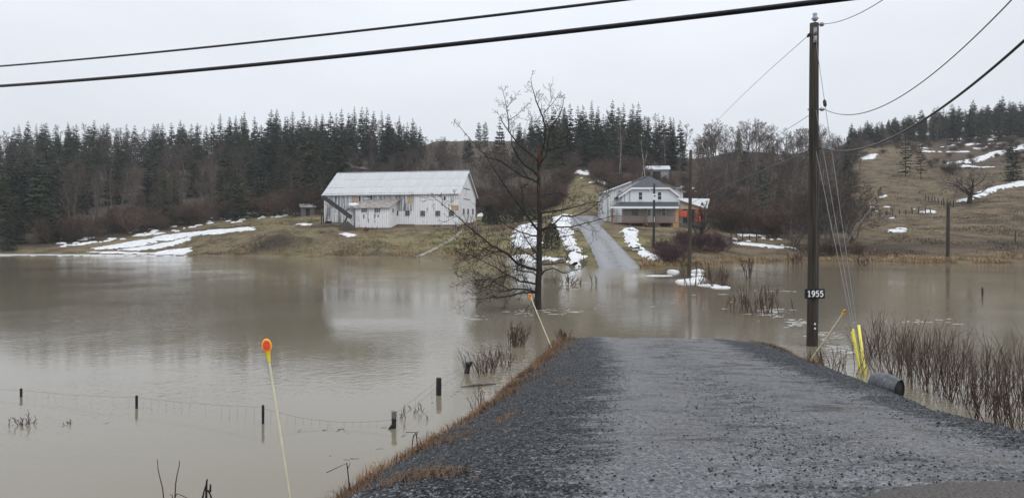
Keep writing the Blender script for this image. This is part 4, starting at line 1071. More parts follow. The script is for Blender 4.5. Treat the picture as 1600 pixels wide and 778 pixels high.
# ------------------------------------------------------------------ poles, wires, sign
def pole(base, top, r0, r1, label, mat='pole', name='utility_pole', sink=1.2, sides=14):
    e = tag(empty(name, base), label, 'utility pole')
    d = Vector(top) - Vector(base); m = MB(); n = 9; pts = []; rad = []
    for i in range(n + 1):
        t = i / n; p = d * t; pts.append((p.x + .012 * math.sin(5 * t), p.y, p.z)); rad.append(r0 * (1 - t) + r1 * t)
    pts.insert(0, tuple(-d.normalized() * sink)); rad.insert(0, r0 * 1.04)
    m.tube(pts, rad, sides); m.build('shaft', M[mat], e, True)
    return e
def quadfit(pts, lo, hi, n=48):
    """a hanging line through world points: plan is straight, height follows a parabola"""
    a = np.array([tuple(p) for p in pts]); o = a[0, :2]; d = a[-1, :2] - o; Ln = np.hypot(*d); d = d / Ln
    s = (a[:, :2] - o) @ d; cf = np.polyfit(s, a[:, 2], 2 if len(pts) > 2 else 1)
    S = np.linspace(lo, Ln + hi, n)
    return [Vector((o[0] + d[0] * t, o[1] + d[1] * t, float(np.polyval(cf, t)))) for t in S]
def planpts(p0, Y0, p1, Y1, samples):
    """photo samples of a wire whose plan runs straight between two columns at given distances"""
    a = Vector(((p0 - 800) / F * Y0, Y0)); b = Vector(((p1 - 800) / F * Y1, Y1)); out = []
    for px, py in samples:
        k_ = (px - 800) / F; t = (k_ * a.y - a.x) / ((b.x - a.x) - k_ * (b.y - a.y))
        Y = a.y + (b.y - a.y) * t; out.append(P(px, py, Y))
    return out
def wire(name, pts, r, mat, label, group=None, sides=6, cat='cable'):
    m = MB(); m.tube(pts, r, sides); o = m.build(name, M[mat], smooth=True); return tag(o, label, cat, group)

PB = Wp(1269, 540); PT = P(1273, 37, PB.y)
PT.y = PB.y
up1 = pole(PB, PT, .152, .118, 'tall wooden utility pole standing in the water with the number plate')
def loc1(px, py, dy=0.0):
    p = P(px, py, PB.y + dy); return p - PB
m = MB(); a = loc1(1273.4, 37); m.tube([a + Vector((0, 0, -.5)), a + Vector((0, 0, .14))], .022, 6); m.build('top_pin', M['steel'], up1)
m = MB(); a = loc1(1273.4, 28); m.tube([a + Vector((0, 0, -.09)), a + Vector((0, 0, -.02)), a + Vector((0, 0, .0)), a + Vector((0, 0, .05)), a + Vector((0, 0, .1)), a + Vector((0, 0, .13))], [.05, .10, .07, .05, .065, .03], 12); m.build('pin_insulator', M['porcelain'], up1, True)
m = MB(); a = loc1(1276, 38.5); m.tube([a, a + Vector((.09, 0, 0)), a + Vector((.1, 0, 0)), a + Vector((.17, 0, 0)), a + Vector((.2, 0, 0))], [.02, .02, .06, .06, .03], 10); m.build('side_insulator', M['porcelain'], up1, True)
for (px, py) in ((1273.5, 49), (1273.5, 62)):
    a = loc1(px, py, -.14); m = MB(); m.box(a.x - .035, a.x + .035, a.y - .05, a.y + .03, a.z - .09, a.z + .09); m.tube([(a.x, a.y - .05, a.z - .04), (a.x, a.y - .1, a.z - .06)], .03, 6); m.build('bracket', M['steel'], up1)
a = loc1(1264, 55); m = MB(); m.tube([a + Vector((.06, 0, .06)), a, a + Vector((-.04, 0, -.06))], [.03, .045, .03], 6); m.build('dead_end_clamp', M['dark'], up1)
a = loc1(1279, 171); m = MB(); m.tube([loc1(1262, 171.5), loc1(1281, 171)], .018, 6); m.tube([loc1(1281, 171), loc1(1283, 171), loc1(1285, 171), loc1(1288, 171.5)], [.03, .055, .055, .025], 8); m.build('through_bolt', M['steel'], up1)
a = loc1(1276, 231); m = MB(); m.tube([loc1(1262, 236), loc1(1284, 232)], .022, 6); m.build('cable_clamp', M['dark'], up1)
m = MB(); m.tube([loc1(1275.2, 240, -.12), loc1(1276.0, 330, -.13), loc1(1275.4, 420, -.14), loc1(1276.5, 528, -.15)], .014, 5); m.build('ground_wire', M['wire_dark'], up1)
for py in (506, 513):
    a = loc1(1273.3, py, -.155); m = MB(); m.box(a.x - .022, a.x + .022, a.y - .012, a.y + .01, a.z - .022, a.z + .022); m.build('tag_plate', M['white_paint'], up1)
# number plate
sg0, sg1 = P(1257.3, 466.3, PB.y - .2), P(1288.5, 451.3, PB.y - .2)
plate = tag(empty('number_sign', ((sg0.x + sg1.x) / 2, sg0.y, (sg0.z + sg1.z) / 2)), 'black plate reading 1955 in white on the utility pole', 'sign')
w, h = (sg1.x - sg0.x) / 2, (sg1.z - sg0.z) / 2
m = MB(); m.box(-w, w, -.008, .008, -h, h); m.build('plate', M['black_plate'], plate)
m = MB(); m.box(-.03, .03, .009, .05, -.1, .1); m.build('mount', M['steel'], plate)
SEG = {  # serif digits as strokes on a 0..1 by 0..1.4 cell
 '1': ([[(.25,1.15),(.52,1.38),(.52,.02)]], [[(.25,.03),(.8,.03)]]),
 '9': ([[(.82,.95),(.76,.68),(.5,.56),(.25,.7),(.2,1.0),(.32,1.28),(.52,1.36),(.74,1.26),(.84,.95),(.8,.5),(.62,.18),(.3,.02)]], []),
 '5': ([[(.8,1.34),(.3,1.34),(.25,.8),(.5,.88),(.76,.74),(.82,.44),(.7,.14),(.46,.03),(.2,.12)]], []),
}
for kk, ch in enumerate('1955'):
    m = MB(); cw = .105; x0 = -w + .06 + kk * .112; z0 = -.078; s = .112
    for grp, th_ in zip(SEG[ch], (.0135, .009)):
        for st in grp:
            for i in range(len(st) - 1):
                a, b = Vector((st[i][0], 0, st[i][1])), Vector((st[i+1][0], 0, st[i+1][1])); d = (b - a).normalized(); nrm = Vector((-d.z, 0, d.x)) * (th_ / s); a -= d * .04; b += d * .04
                q = [a + nrm, a - nrm, b - nrm, b + nrm]
                m.add([(x0 + v.x * s, -.0115 - .0004 * i, z0 + v.z * s) for v in q] + [(x0 + v.x * s, -.0075, z0 + v.z * s) for v in q], [(0,1,2,3),(0,4,5,1),(1,5,6,2),(2,6,7,3),(3,7,4,0)])
    m.build('digit', M['white_paint'], plate)
# slim poles further off
b2 = Wp(1076.5, 433); t2 = P(1079.5, 235, b2.y)
up2 = pole(b2, t2, .14, .105, 'slim brown pole rising from the water before the orange shed', 'pole_pale')
m = MB(); a = t2 - b2; m.tube([a, a + Vector((0, 0, .1))], [.11, .06], 10); m.build('cap', M['steel'], up2)
b3 = onG(1021, 86); t3 = P(1022.5, 287, 86)
up3 = pole(b3, t3, .145, .12, 'short dark pole with white meter box on the lawn before the porch', 'post')
a = P(1022.3, 308, 86) - b3; m = MB(); m.box(a.x - .2, a.x + .16, -.34, -.13, a.z - .35, a.z + .35); bx_ = m.build('meter_box', M['trim'], up3)
m = MB(); m.tube([(a.x - .02, -.34, a.z + .12), (a.x - .02, -.42, a.z + .12)], .1, 10); m.build('meter_dial', M['glass'], bx_)
a = P(1016.5, 296, 86) - b3; m = MB(); m.tube([(a.x + .4, 0, a.z), (a.x, -.1, a.z + .05), (a.x - .05, -.1, a.z - .1)], .03, 6); m.tube([(a.x - .05, -.1, a.z - .02), (a.x - .05, -.1, a.z - .25)], [.05, .13], 8); m.build('yard_lamp', M['porcelain'], up3)
a = P(1021.4, 343, 86) - b3; m = MB(); m.box(a.x + .0, a.x + .05, -.2, -.13, a.z - .3, a.z + .3); m.build('tag_plate', M['trim'], up3)
b4 = Wp(1480.5, 408.5); t4 = P(1482, 316, b4.y)
up4 = pole(b4, t4, .2, .17, 'stub wooden pole at the shore below the right field', 'pole')
# two thick cables crossing overhead, along the road
CA = planpts(0, 19.5, 1305, 9.5, [(0,104),(100,95),(275,79.5),(500,55.5),(800,20.5),(980,0)])
CB = planpts(0, 18.5, 1305, 9.0, [(0,134),(300,111),(500,90.5),(800,58),(1006,33.5),(1305,0.5)])
wire('overhead_cable', quadfit(CA, -26, 12, 60), .0245, 'cable', 'upper thick black cable crossing the sky', None, 8)
wire('overhead_cable', quadfit(CB, -26, 8, 60), .030, 'cable', 'lower thicker black cable crossing the sky', None, 8)
m = MB(); pp = quadfit(CB, -26, 8, 200)
m.tube([p + Vector((.0, .0, -.034)) for p in pp], .012, 5); o = m.build('messenger_wire', M['cable']); tag(o, 'thin messenger strand lashed under the lower cable', 'cable')
# lines leaving the near pole
wire('power_line', quadfit(planpts(1284, 20, 1500, 9, [(1284,38),(1305,35.5),(1335,25),(1380,0)]), 0, 4), .008, 'wire_dark', 'thin wire rising right from the near pole top')
wire('power_line', quadfit(planpts(1288, 20, 1640, 7.5, [(1288,172),(1310,178),(1345,174),(1400,155),(1445,130),(1500,84),(1575,0)]), 0, 3), .009, 'wire_dark', 'middle wire sagging right from the near pole bolt')
wire('power_line', quadfit(planpts(1284, 20, 1640, 8, [(1284,232),(1310,234.5),(1340,233),(1400,214),(1450,184),(1500,147),(1560,98),(1600,65)]), 0, 3), .020, 'cable', 'thick black line sagging right from the near pole clamp')
wire('power_line', quadfit([P(1262,57,20.03), P(1170,146,30), P(1080,237,b2.y)], 0, 0, 30), .008, 'wire_dark', 'highest wire from the near pole down to the slim pole')
wire('power_line', quadfit([P(1264,181,20.03), P(1219,220,25.2), P(1165,258.5,33.0), P(1079,307,b2.y)], 0, 0, 30), .007, 'wire_dark', 'middle thin wire from the near pole to the slim pole')
wire('power_line', quadfit([P(1264,235.5,20.03), P(1220,261,25.0), P(1172,283.5,32.0), P(1079,318,b2.y)], 0, 0, 30), .011, 'cable', 'lowest dark wire from the near pole to the slim pole')
wire('power_line', quadfit([P(1079,240,b2.y), P(1058,266,62), P(1024,291,86)], 0, 0, 24), .008, 'wire_dark', 'thin wire between the slim pole and the meter pole')
# guy wires with yellow guards
GB = Wp(1347, 585)
for kk, (tx, ty, bx0, by0, lab) in enumerate([(1275, 66, 1349.5, 584, 'outermost guy wire falling from the near pole top to a yellow guard'),
                                      (1275, 172, 1347.5, 583, 'middle guy wire from the near pole to its yellow guard'),
                                      (1275, 236, 1346.0, 581, 'innermost guy wire from the near pole to the left yellow guard')]):
    bs = Wp(bx0, by0); tp = P(tx, ty, PB.y - .12)
    gz_ = tag(empty('guy_wire', (bs.x, bs.y, 0)), lab, 'guy wire')
    l = lambda t: (bs * (1 - t) + tp * t) - Vector((bs.x, bs.y, 0))
    m = MB(); m.tube([l(-.05), l(1)], .0075, 5); m.build('strand', M['wire'], gz_)
    ln = (tp - bs).length; g0, g1 = -.35 / ln, (1.08 + .03 * (kk == 0) - .04 * kk) / ln
    m = MB(); off = Vector(((0.04, .0, .0), (0.0, .05, 0), (-.035, -.04, 0))[kk])
    pts = [Vector(l(g0)) + off, Vector(l(g0 + (g1 - g0) * .5)) + off * .8, Vector(l(g1)) + off * 1.1]
    m.tube(pts, [.037, .035, .031], 10); gd = m.build('guard', M['yellow' if kk == 2 else 'yellow_pale'], gz_, True)
    if kk == 0:
        q = P(1294.3, 187, 0.0) if False else None
        t_ = .78; m = MB(); m.tube([l(t_ - .012), l(t_ - .006), l(t_ + .006), l(t_ + .012)], [.02, .045, .045, .02], 8); m.build('strain_insulator', M['dark'], gz_)

# ------------------------------------------------------------------ snow stakes with reflectors
def stake(bp, tp, head, r, label, face='disc', tilt=0.0):
    e = tag(empty('driveway_marker', bp), label, 'marker stake'); d = Vector(tp) - Vector(bp); u = d.normalized()
    m = MB(); m.tube([-u * .3, d], r, 8); m.build('rod', M['stake'], e)
    # reflector head: yellow rim, red disc, neck
    nrm = Vector((.25 + tilt, -1, .05)); nrm = (nrm - u * nrm.dot(u)).normalized(); sd = u.cross(nrm)
    c = d + u * head
    def disc(rx, rz, d0, d1, mat, name, par, bev=.85):
        mm = MB(); n = 24; vs = []
        for (dd, k_) in ((d0, 1), ((d0 + d1) / 2, 1.0), (d1, bev)):
            vs += [c + nrm * dd + sd * (rx * k_ * math.cos(a * 6.283 / n)) + u * (rz * k_ * math.sin(a * 6.283 / n)) for a in range(n)]
        mm.add(vs, [tuple(range(n)), tuple(range(2*n, 3*n))] + [(i*n + a, i*n + (a+1) % n, (i+1)*n + (a+1) % n, (i+1)*n + a) for i in range(2) for a in range(n)])
        return mm.build(name, M[mat], par)
    hd = disc(head * .68, head, -.012, .008, 'orange', 'reflector_rim', e)
    disc(head * .48, head * .72, .009, .014, 'red', 'reflector', hd, .95)
    m = MB(); m.tube([d - u * head * 1.25, d - u * .02, d + u * head * .12], [r * 1.5, r * 1.9, r * 2.6], 8); m.build('socket', M['yellow'], e)
    return e
sb = P(462, 790, 6.1); sb.z = near_z(sb.x, sb.y); st_ = P(418.5, 551, 6.25)
stake(sb, st_, .061, .0095, 'tall cream stake with red disc reflector at the bottom of the left bank')
s2 = P(862, 534, 19.3); s2.z = near_z(s2.x, s2.y)
stake(s2, P(829.5, 465, 19.6), .062, .0135, 'leaning stake with orange reflector before the bare tree trunk', tilt=-.2)
s3 = P(1263, 543, 17.6); s3.z = max(near_z(s3.x, s3.y), -.05)
stake(s3, P(1317.5, 489, 17.2), .05, .0125, 'stake leaning far over with orange reflector beside the number pole', tilt=.1)

# ------------------------------------------------------------------ drowned fence
FP = [(33, 620, 606.5, .022, 0), (213.5, 637.5, 617.5, .022, 0), (411, 661.5, 632.5, .021, 0), (615.5, 668.5, 643.5, .036, 0), (685.5, 617, 590, .05, 0), (729.5, 583, 566, .06, .1)]
fpos = [Wp(p[0], p[1]) for p in FP]
fence = tag(empty('wire_fence', fpos[3]), 'drowned wire fence with six dark posts in the foreground water', 'fence')
tops = []
for (px, pb, pt, r, ln), q in zip(FP, fpos):
    top = P(px + (0 if not ln else 3), pt, q.y); top.y = q.y; b = q - fpos[3]; t = top - fpos[3]
    m = MB(); dn = (t - b); m.tube([b - dn.normalized() * .5 , b, b + dn * .55, t - dn * .06, t], [r, r, r * (1.05 if not ln else .8), r * (1 if not ln else 1.35), r * .9], 9)
    m.build('post', M['post'], fence, False); tops.append(t)
t = tops[3]; m = MB(); m.tube([t + Vector((0, 0, -.10)), t + Vector((0, 0, .012))], .0385, 9); m.build('post_cap', M['post_grey'], fence)
m = MB(); m.tube([t + Vector((.02, 0, -.14)), t + Vector((-.09, -.06, -.3)), t + Vector((-.15, -.1, -.5))], [.02, .03, .035], 6); m.build('brace', M['post'], fence)
t = tops[5]; m = MB(); m.tube([t + Vector((-.02, 0, -.05)), t + Vector((.075, 0, .01))], [.05, .03], 6); m.build('split_top', M['post'], fence)
def strand(a, b, sag, r=.002, n=16, jit=0.0, sd=1):
    rr = random.Random(sd); pts = []
    for i in range(n + 1):
        s = i / n; p = Vector(a) * (1 - s) + Vector(b) * s; p.z -= sag * 4 * s * (1 - s) + rr.uniform(-jit, jit); pts.append(p)
    mm = MB(); mm.tube(pts, r, 4); mm.build('strand', M['fence_wire'], fence); return pts
rng = random.Random(6)
for i in range(5):
    a, b = tops[i] + Vector((0, 0, -.03)), tops[i + 1] + Vector((0, 0, -.03))
    sag = (.03, .03, .045, .015, .01)[i]
    if i == 2: a, b = a + Vector((0, 0, -.02)), b + Vector((0, 0, -.08)); sag = .12
    pts = strand(a, b, sag, .002, 16, .004, i)
    if i < 4:
        mm = MB()
        for q in pts[1:-1:1 if i < 3 else 2]:
            if rng.random() < .85: mm.tube([q, q + Vector((rng.uniform(-.012, .012), 0, -.12 - q.z * .5)), Vector((q.x + rng.uniform(-.02, .02), q.y, q.z - rng.uniform(.16, .3)))], .0012, 3)
        mm.build('stay_wires', M['fence_wire'], fence)['kind'] = 'stuff'
    if i >= 3: strand(a + Vector((0, 0, -.13)), b + Vector((0, 0, -.1)), .03, .002, 14, .006, 20 + i)
la = fpos[0] - fpos[3] + Vector((-2.5, .6, .11)); strand(tops[0] + Vector((0, 0, -.03)), la, .02)
# the lone posts standing off in the flood
def lone_post(px, pb, pt, r, lab, lean=0):
    q = Wp(px, pb); t = P(px + lean, pt, q.y) - q; e = tag(empty('fence_post', q), lab, 'fence post'); m = MB()
    m.tube([-t.normalized() * .4, t * .5, t * .94, t], [r, r * 1.03, r * .97, r * .8], 8); m.build('stake', M['post'], e)
    m = MB(); m.tube([t * .75 + Vector((-r * 1.02, 0, -.004)), t * .75 + Vector((0, -r * 1.1, 0)), t * .75 + Vector((r * 1.02, 0, .004))], .006, 4); m.build('wire_stub', M['fence_wire'], e)
lone_post(1535, 462, 449.5, .045, 'single dark post stub in the water at the far right')
lone_post(1213.5, 458, 452, .04, 'tilted post stub in the water left of the number pole', 2)
# rows of posts on the right hillside
def field_fence(pts, h, r, lab, jit=.2, wires=True):
    ps = [hit(*p) for p in pts]; rr = random.Random(len(pts)); o0 = ps[0]; e = tag(empty('field_fence', o0), lab, 'fence'); tp = []
    for q in ps:
        hh_ = h * rr.uniform(1 - jit, 1 + jit); l = Vector((rr.uniform(-.1, .1), 0, hh_)); b = q - o0
        m = MB(); m.tube([b + Vector((0, 0, -.4)), b + l * .5, b + l], [r, r, r * .85], 6); m.build('post', M['post'], e); tp.append(b + l * .85)
    if wires:
        for s in (0, .45):
            m = MB(); m.tube([p + Vector((0, 0, -s)) for p in tp], .01, 3); m.build('strand', M['fence_wire'], e)
field_fence([(1349,339),(1362.5,338),(1375,338),(1385.5,337),(1394.5,336),(1405.5,335),(1415,335.5),(1425.5,334),(1435,334),(1446,333.5),(1454,333)], 1.05, .085, 'row of short dark posts across the foot of the right hill')
field_fence([(1446,313),(1451,314),(1456,315.5),(1461,316.5),(1466,318),(1471,319),(1475,320),(1480,321),(1485,322),(1490,324)], 1.0, .08, 'older leaning fence posts beside the spreading field tree', .3)
field_fence([(1380,238),(1400,235),(1440,233),(1480,222)], 1.3, .09, 'sparse posts at the hilltop below the pines', .1)
field_fence([(1586,379),(1640,376)], 1.5, .07, 'thin post at the far right edge of the field', .05)
field_fence([(502,350),(506,350)], 1.8, .11, 'pair of dark posts against the far end of the barn', .05, False)
field_fence([(1142,373),(1150,374),(1160,375),(1171,377),(1182,379)], 1.1, .07, 'low posts in the grass right of the orange shed', .2)

# ------------------------------------------------------------------ culvert pipe in the bank
cp0, cp1 = P(1360, 602, 13.35), P(1404, 611, 12.95)
cv = tag(empty('culvert_pipe', cp0), 'dark ribbed plastic culvert end poking from the driveway bank', 'culvert')
m = MB(); n = 60; pts = []; rad = []
dv = cp1 - cp0
for i in range(n + 1):
    t = i / n; p = dv * t + Vector((0, 0, .02 * math.sin(t * math.pi))); pts.append(p)
    rr_ = .255 * math.sqrt(max(.04, 1 - max(0, (.30 - t) / .31) ** 2)) - .05 * max(0, t - .55) / .45
    rad.append(rr_ - (.016 if min(abs(t - q) for q in (.18, .42, .66, .86)) < .018 else 0))
m.tube(pts, rad, 28, 0, False); m.build('pipe_shell', M['culvert'], cv, True)
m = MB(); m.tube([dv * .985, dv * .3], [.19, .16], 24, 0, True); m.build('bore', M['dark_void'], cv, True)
m = MB(); m.tube([dv * .985, dv * .99, dv * 1.02, dv * 1.025], [.2, .212, .212, .19], 28, 0, False); m.build('rim', M['culvert'], cv, True)
# ------------------------------------------------------------------ vegetation
def rvec(rng): return Vector((rng.gauss(0, 1), rng.gauss(0, 1), rng.gauss(0, 1)))
def branch(out, p, d, L, r, lvl, cfg, rng):
    ns = cfg['seg'][lvl]; pts = [p.copy()]; rad = [r]; dirs = [d]
    tip = cfg.get('tip', .35) if lvl < cfg['levels'] else .4
    for i in range(ns):
        d = (d + rvec(rng) * cfg['wob'][lvl] + Vector((0, 0, cfg['up'][lvl]))).normalized()
        p = p + d * (L / ns); pts.append(p.copy()); dirs.append(d)
        rad.append(max(cfg['rmin'], r * (1 - (i + 1) / ns * (1 - tip))))
    out.append((pts, rad, lvl))
    if lvl >= cfg['levels']: return
    n = cfg['n'][lvl]
    for c in range(n):
        t = cfg['start'][lvl] + (1 - cfg['start'][lvl]) * (c + rng.random()) / n
        i = min(ns - 1, int(t * ns)); u = t * ns - i
        q = pts[i] * (1 - u) + pts[i + 1] * u; dd = dirs[i + 1]; rr = rad[i] * (1 - u) + rad[i + 1] * u
        az = c * 2.4 + rng.uniform(-.5, .5); o1 = dd.orthogonal().normalized(); o2 = dd.cross(o1)
        an = R(rng.uniform(*cfg['ang'][lvl])); side = o1 * math.cos(az) + o2 * math.sin(az)
        nd = dd * math.cos(an) + side * math.sin(an)
        ll = L * cfg['ratio'][lvl] * rng.uniform(.7, 1.25) * (1 - cfg.get('fall', .55) * (t - cfg['start'][lvl]) / (1 - cfg['start'][lvl] + 1e-6))
        branch(out, q, nd, ll, max(cfg['rmin'], rr * cfg['rr'][lvl]), lvl + 1, cfg, rng)
def bare_mesh(name, seed, cfg, mats, split=1):
    """returns (trunk mesh, crown mesh)"""
    rng = random.Random(seed); out = []
    for s in range(cfg.get('stems', 1)):
        sp = cfg.get('splay', 0); d0 = Vector((rng.uniform(-sp, sp), rng.uniform(-sp, sp), 1)).normalized()
        p0 = Vector((rng.uniform(-1, 1), rng.uniform(-1, 1), 0)) * cfg.get('base', 0) + Vector((0, 0, -.35))
        branch(out, p0, d0, cfg['L'] * rng.uniform(.75, 1.1), cfg['r'], 0, cfg, rng)
    a, b = MB(), MB()
    for pts, rad, lvl in out:
        (a if lvl < split else b).tube(pts, rad, (6, 4, 3, 3, 3)[lvl], 0, lvl < 2)
    return a, b
def joined(a, b):
    c = MB(); c.add(a.v, a.f, 0); c.add(b.v, b.f, 1); return c
MAPLE = dict(levels=4, seg=(6, 5, 4, 3, 2), wob=(.07, .13, .16, .2, .2), up=(.05, .09, .07, .05, .02), n=(11, 6, 5, 4), start=(.28, .25, .2, .15), ang=((28, 58), (25, 55), (25, 60), (25, 60)),
             ratio=(.55, .55, .55, .6), rr=(.5, .55, .6, .7), L=11.0, r=.17, rmin=.017, fall=.6)
SLIM = dict(MAPLE, n=(14, 5, 4, 3), ratio=(.30, .5, .55, .6), start=(.35, .2, .2, .2), L=12.5, r=.13, ang=((22, 45), (20, 45), (25, 50), (25, 50)))
BUSH = dict(levels=3, seg=(4, 3, 3, 2), wob=(.14, .18, .2, .2), up=(.06, .06, .04, .02), n=(6, 5, 4), start=(.2, .15, .15), ang=((20, 50), (22, 55), (25, 60)), ratio=(.6, .6, .6), rr=(.6, .65, .7),
            L=2.6, r=.04, rmin=.013, stems=9, splay=.55, base=.5, fall=.4)
WILLOW = dict(MAPLE, stems=5, splay=.6, base=.35, L=8.5, r=.15, n=(9, 6, 5, 3), wob=(.16, .2, .2, .2, .2), start=(.2, .2, .15, .15), ratio=(.5, .55, .6, .6))
def proto_bare(name, cfg, seeds, trunk, twig, split=1):
    return [joined(*bare_mesh(name, s, cfg, None, split)).mesh(name, [M[trunk], M[twig]]) for s in seeds]
maples = proto_bare('bare_tree', MAPLE, (1, 2, 3, 4, 5), 'bark_grey', 'bark_brown')
slims = proto_bare('bare_tree', SLIM, (11, 12, 13, 14), 'bark_grey', 'bark_brown')
birches = proto_bare('birch_tree', SLIM, (21, 22), 'bark_birch', 'bark_red_twig')
bushes = proto_bare('bush', BUSH, (31, 32, 33, 34), 'bark_brown', 'bark_red_twig', 1)
rbushes = proto_bare('bush', dict(BUSH, n=(7, 6, 4), stems=11, splay=.75), (41, 42, 43), 'bark_red_twig', 'bark_purple', 1)

def conifer(seed, Hh=15.0, Rr=2.5, cb=.04, tiers=30, per=9, dens=1.0, droop=.32, power=.85):
    rng = random.Random(seed); a, b = MB(), MB()
    a.tube([(0, 0, -.5), (0, 0, Hh * .35), (rng.uniform(-.1, .1), rng.uniform(-.1, .1), Hh * .75), (0, 0, Hh * .99)], [.2, .16, .08, .015], 6)
    for i in range(tiers):
        t = cb + (1 - cb) * ((i + rng.uniform(-.25, .25)) / tiers); t = max(cb, min(.992, t)); z = Hh * t
        rr = Rr * (1 - (t - cb) / (1 - cb)) ** power + .14
        if t < cb + .08: rr *= .75
        n = max(4, int(per * (0.55 + .6 * rr / Rr)))
        for kk in range(n):
            if rng.random() > dens: continue
            az = rng.uniform(0, 6.283); L = rr * rng.uniform(.62, 1.15); dr = droop * rng.uniform(.5, 1.4) * (1.15 - t)
            dx, dy = math.cos(az), math.sin(az)
            def at(s): return Vector((dx * L * s, dy * L * s, z - L * dr * s + L * .10 * s * s * 2))
            m_ = 5 if rr > 1 else 3
            for j in range(m_):
                s = .18 + .80 * (j + rng.random() * .6) / m_; q = at(s)
                for sg in (-1, 1):
                    ln = (.30 + .42 * (1 - s)) * min(1.5, L) * rng.uniform(.7, 1.25) + .12
                    aa = az + sg * rng.uniform(.35, 1.05); e = Vector((math.cos(aa), math.sin(aa), -rng.uniform(.15, .75))).normalized()
                    w = Vector((-math.sin(aa), math.cos(aa), rng.uniform(-.5, .5))) * ln * .25
                    b.add([q, q + e * ln * .5 + w, q + e * ln, q + e * ln * .5 - w], [(0, 1, 2, 3)])
            q = at(.75); e = (at(1.0) - at(.7)).normalized(); ln = L * .32 + .15; w = Vector((-dy, dx, 0)) * ln * .25
            b.add([q, q + e * ln * .5 + w, q + e * ln, q + e * ln * .5 - w], [(0, 1, 2, 3)])
    for _ in range(5):
        q = Vector((0, 0, Hh * rng.uniform(.95, .99))); e = (Vector((rng.uniform(-.3, .3), rng.uniform(-.3, .3), 1))).normalized(); ln = .45
        w = Vector((rng.uniform(-1, 1), rng.uniform(-1, 1), 0)) * .06; b.add([q, q + e * ln * .5 + w, q + e * ln, q + e * ln * .5 - w], [(0, 1, 2, 3)])
    return a, b
CON = [conifer(100 + s, 15, rr) for s, rr in enumerate((2.5, 3.0, 3.5, 2.8, 2.2, 3.2))]
spruces = [joined(a, b).mesh('spruce', [M['bark_trunk'], M['needle']]) for a, b in CON]
PIN = [conifer(200 + s, 15, 2.4, .22 + .05 * (s % 3), 20, 8, .9, .15, .6) for s in range(5)]
pines = [joined(a, b).mesh('pine', [M['bark_trunk'], M['needle_pine']]) for a, b in PIN]

SKY = ([-1500, 0, 100, 200, 300, 400, 440, 500, 530, 560, 620, 645, 660, 680, 700, 730, 745, 760, 790, 810, 830, 860, 890, 940, 980, 1010, 1040, 1080, 1120, 1160, 1200, 1250, 1300, 1340, 1400, 1450, 1520, 1600, 3100],
       [190, 196, 190, 193, 186, 178, 174, 172, 165, 172, 172, 184, 200, 216, 218, 216, 186, 186, 205, 190, 178, 166, 162, 161, 160, 170, 178, 184, 194, 192, 190, 194, 200, 196, 182, 174, 160, 150, 148])
def sky_row(px): return float(np.interp(px, *SKY))
def max_h(px, Y, extra=0.0):
    x = (px - 800) / F * Y; return CH - (sky_row(px) + extra - HY) / F * Y - ground(x, Y)
NUSED = {}
def zone_label(key, px, Y, h, base):
    size = 'tall ' if h > (14.5 if key in ('LS', 'CS', 'RP') else 3.6 if key[1] == 'U' else 10.5) else ''
    d = Y - forest_edge(px)
    if key in ('LS', 'LB', 'LU'):
        dep = 'at the foot of' if d < 22 else 'midway up' if d < 65 else 'along the crest of'
        zone = next(v for lim, v in ((-1, 'the hill beyond the left edge'), (110, 'the far-left hill above the ice'), (230, 'the hill past the snow streak'), (345, 'the hill above the snow streak'), (430, 'the hill above the dirt mound'), (520, 'the hill left of the barn'), (9999, 'the hill behind the barn')) if px < lim)
        kind = {'LS': 'dark spruce', 'LB': 'leafless grey-brown tree', 'LU': 'reddish bare bush'}[key]
        return size + kind + ' ' + dep + ' ' + zone
    if key == 'BB': return size + 'leafless brown tree behind ' + ('the left half' if px < 600 else 'the right half' if px < 690 else 'the gable end') + ' of the barn' + (', low' if d < 25 else ', higher up')
    if key in ('CS', 'CB', 'CU'):
        zone = next(v for lim, v in ((815, 'left of the bare tree trunk'), (900, 'behind the bare tree'), (985, 'left of the house chimney'), (1045, 'behind the house roof'), (9999, 'behind the orange shed')) if px < lim)
        kind = {'CS': 'dark spruce', 'CB': 'leafless tree', 'CU': 'brown bare bush'}[key]
        return size + kind + (' on the wood edge ' if d < 25 else ' on the wooded slope ' if Y < 205 else ' on the wood crest ') + zone
    if key in ('DB', 'DU', 'DS'):
        zone = next(v for lim, v in ((1150, 'right of the orange shed'), (1205, 'around the thin pine'), (1262, 'left of the number pole'), (9999, 'right of the number pole')) if px < lim)
        return size + {'DB': 'leafless tree ', 'DS': 'dark spruce ', 'DU': 'brown bare bush '}[key] + ('on the lower slope ' if Y < 140 else 'midway up the slope ' if Y < 190 else 'on the upper slope ') + zone
    zone = next(v for lim, v in ((1400, 'left of the lone spruces'), (1460, 'above the lone spruces'), (1550, 'above the spreading field tree'), (1601, 'above the dense right spruce'), (9999, 'beyond the right frame edge')) if px < lim)
    return size + {'RP': 'hazy conifer', 'RB': 'leafless tree', 'RU': 'low brown bush'}[key] + (' in front on the right crest ' if Y < 262 else ' deep on the right crest ') + zone
KEYOF = {}
def put(meshes, name, px, Y, h, h0, label, cat, group, rng, wide=1.0):
    p = onG(px, Y); s = h / h0; me_ = meshes[rng.randrange(len(meshes))]
    o = bpy.data.objects.new(name, me_); col.objects.link(o)
    o.location = p; o.rotation_euler = (rng.uniform(-.02, .02), rng.uniform(-.02, .02), rng.uniform(0, 6.283)); w = s ** .8 * wide * rng.uniform(.9, 1.12); o.scale = (w, w, s)
    tag(o, zone_label(KEYOF[group], px, Y, h, label), cat, group); NUSED[group] = NUSED.get(group, 0) + 1; return o
rng = random.Random(77)
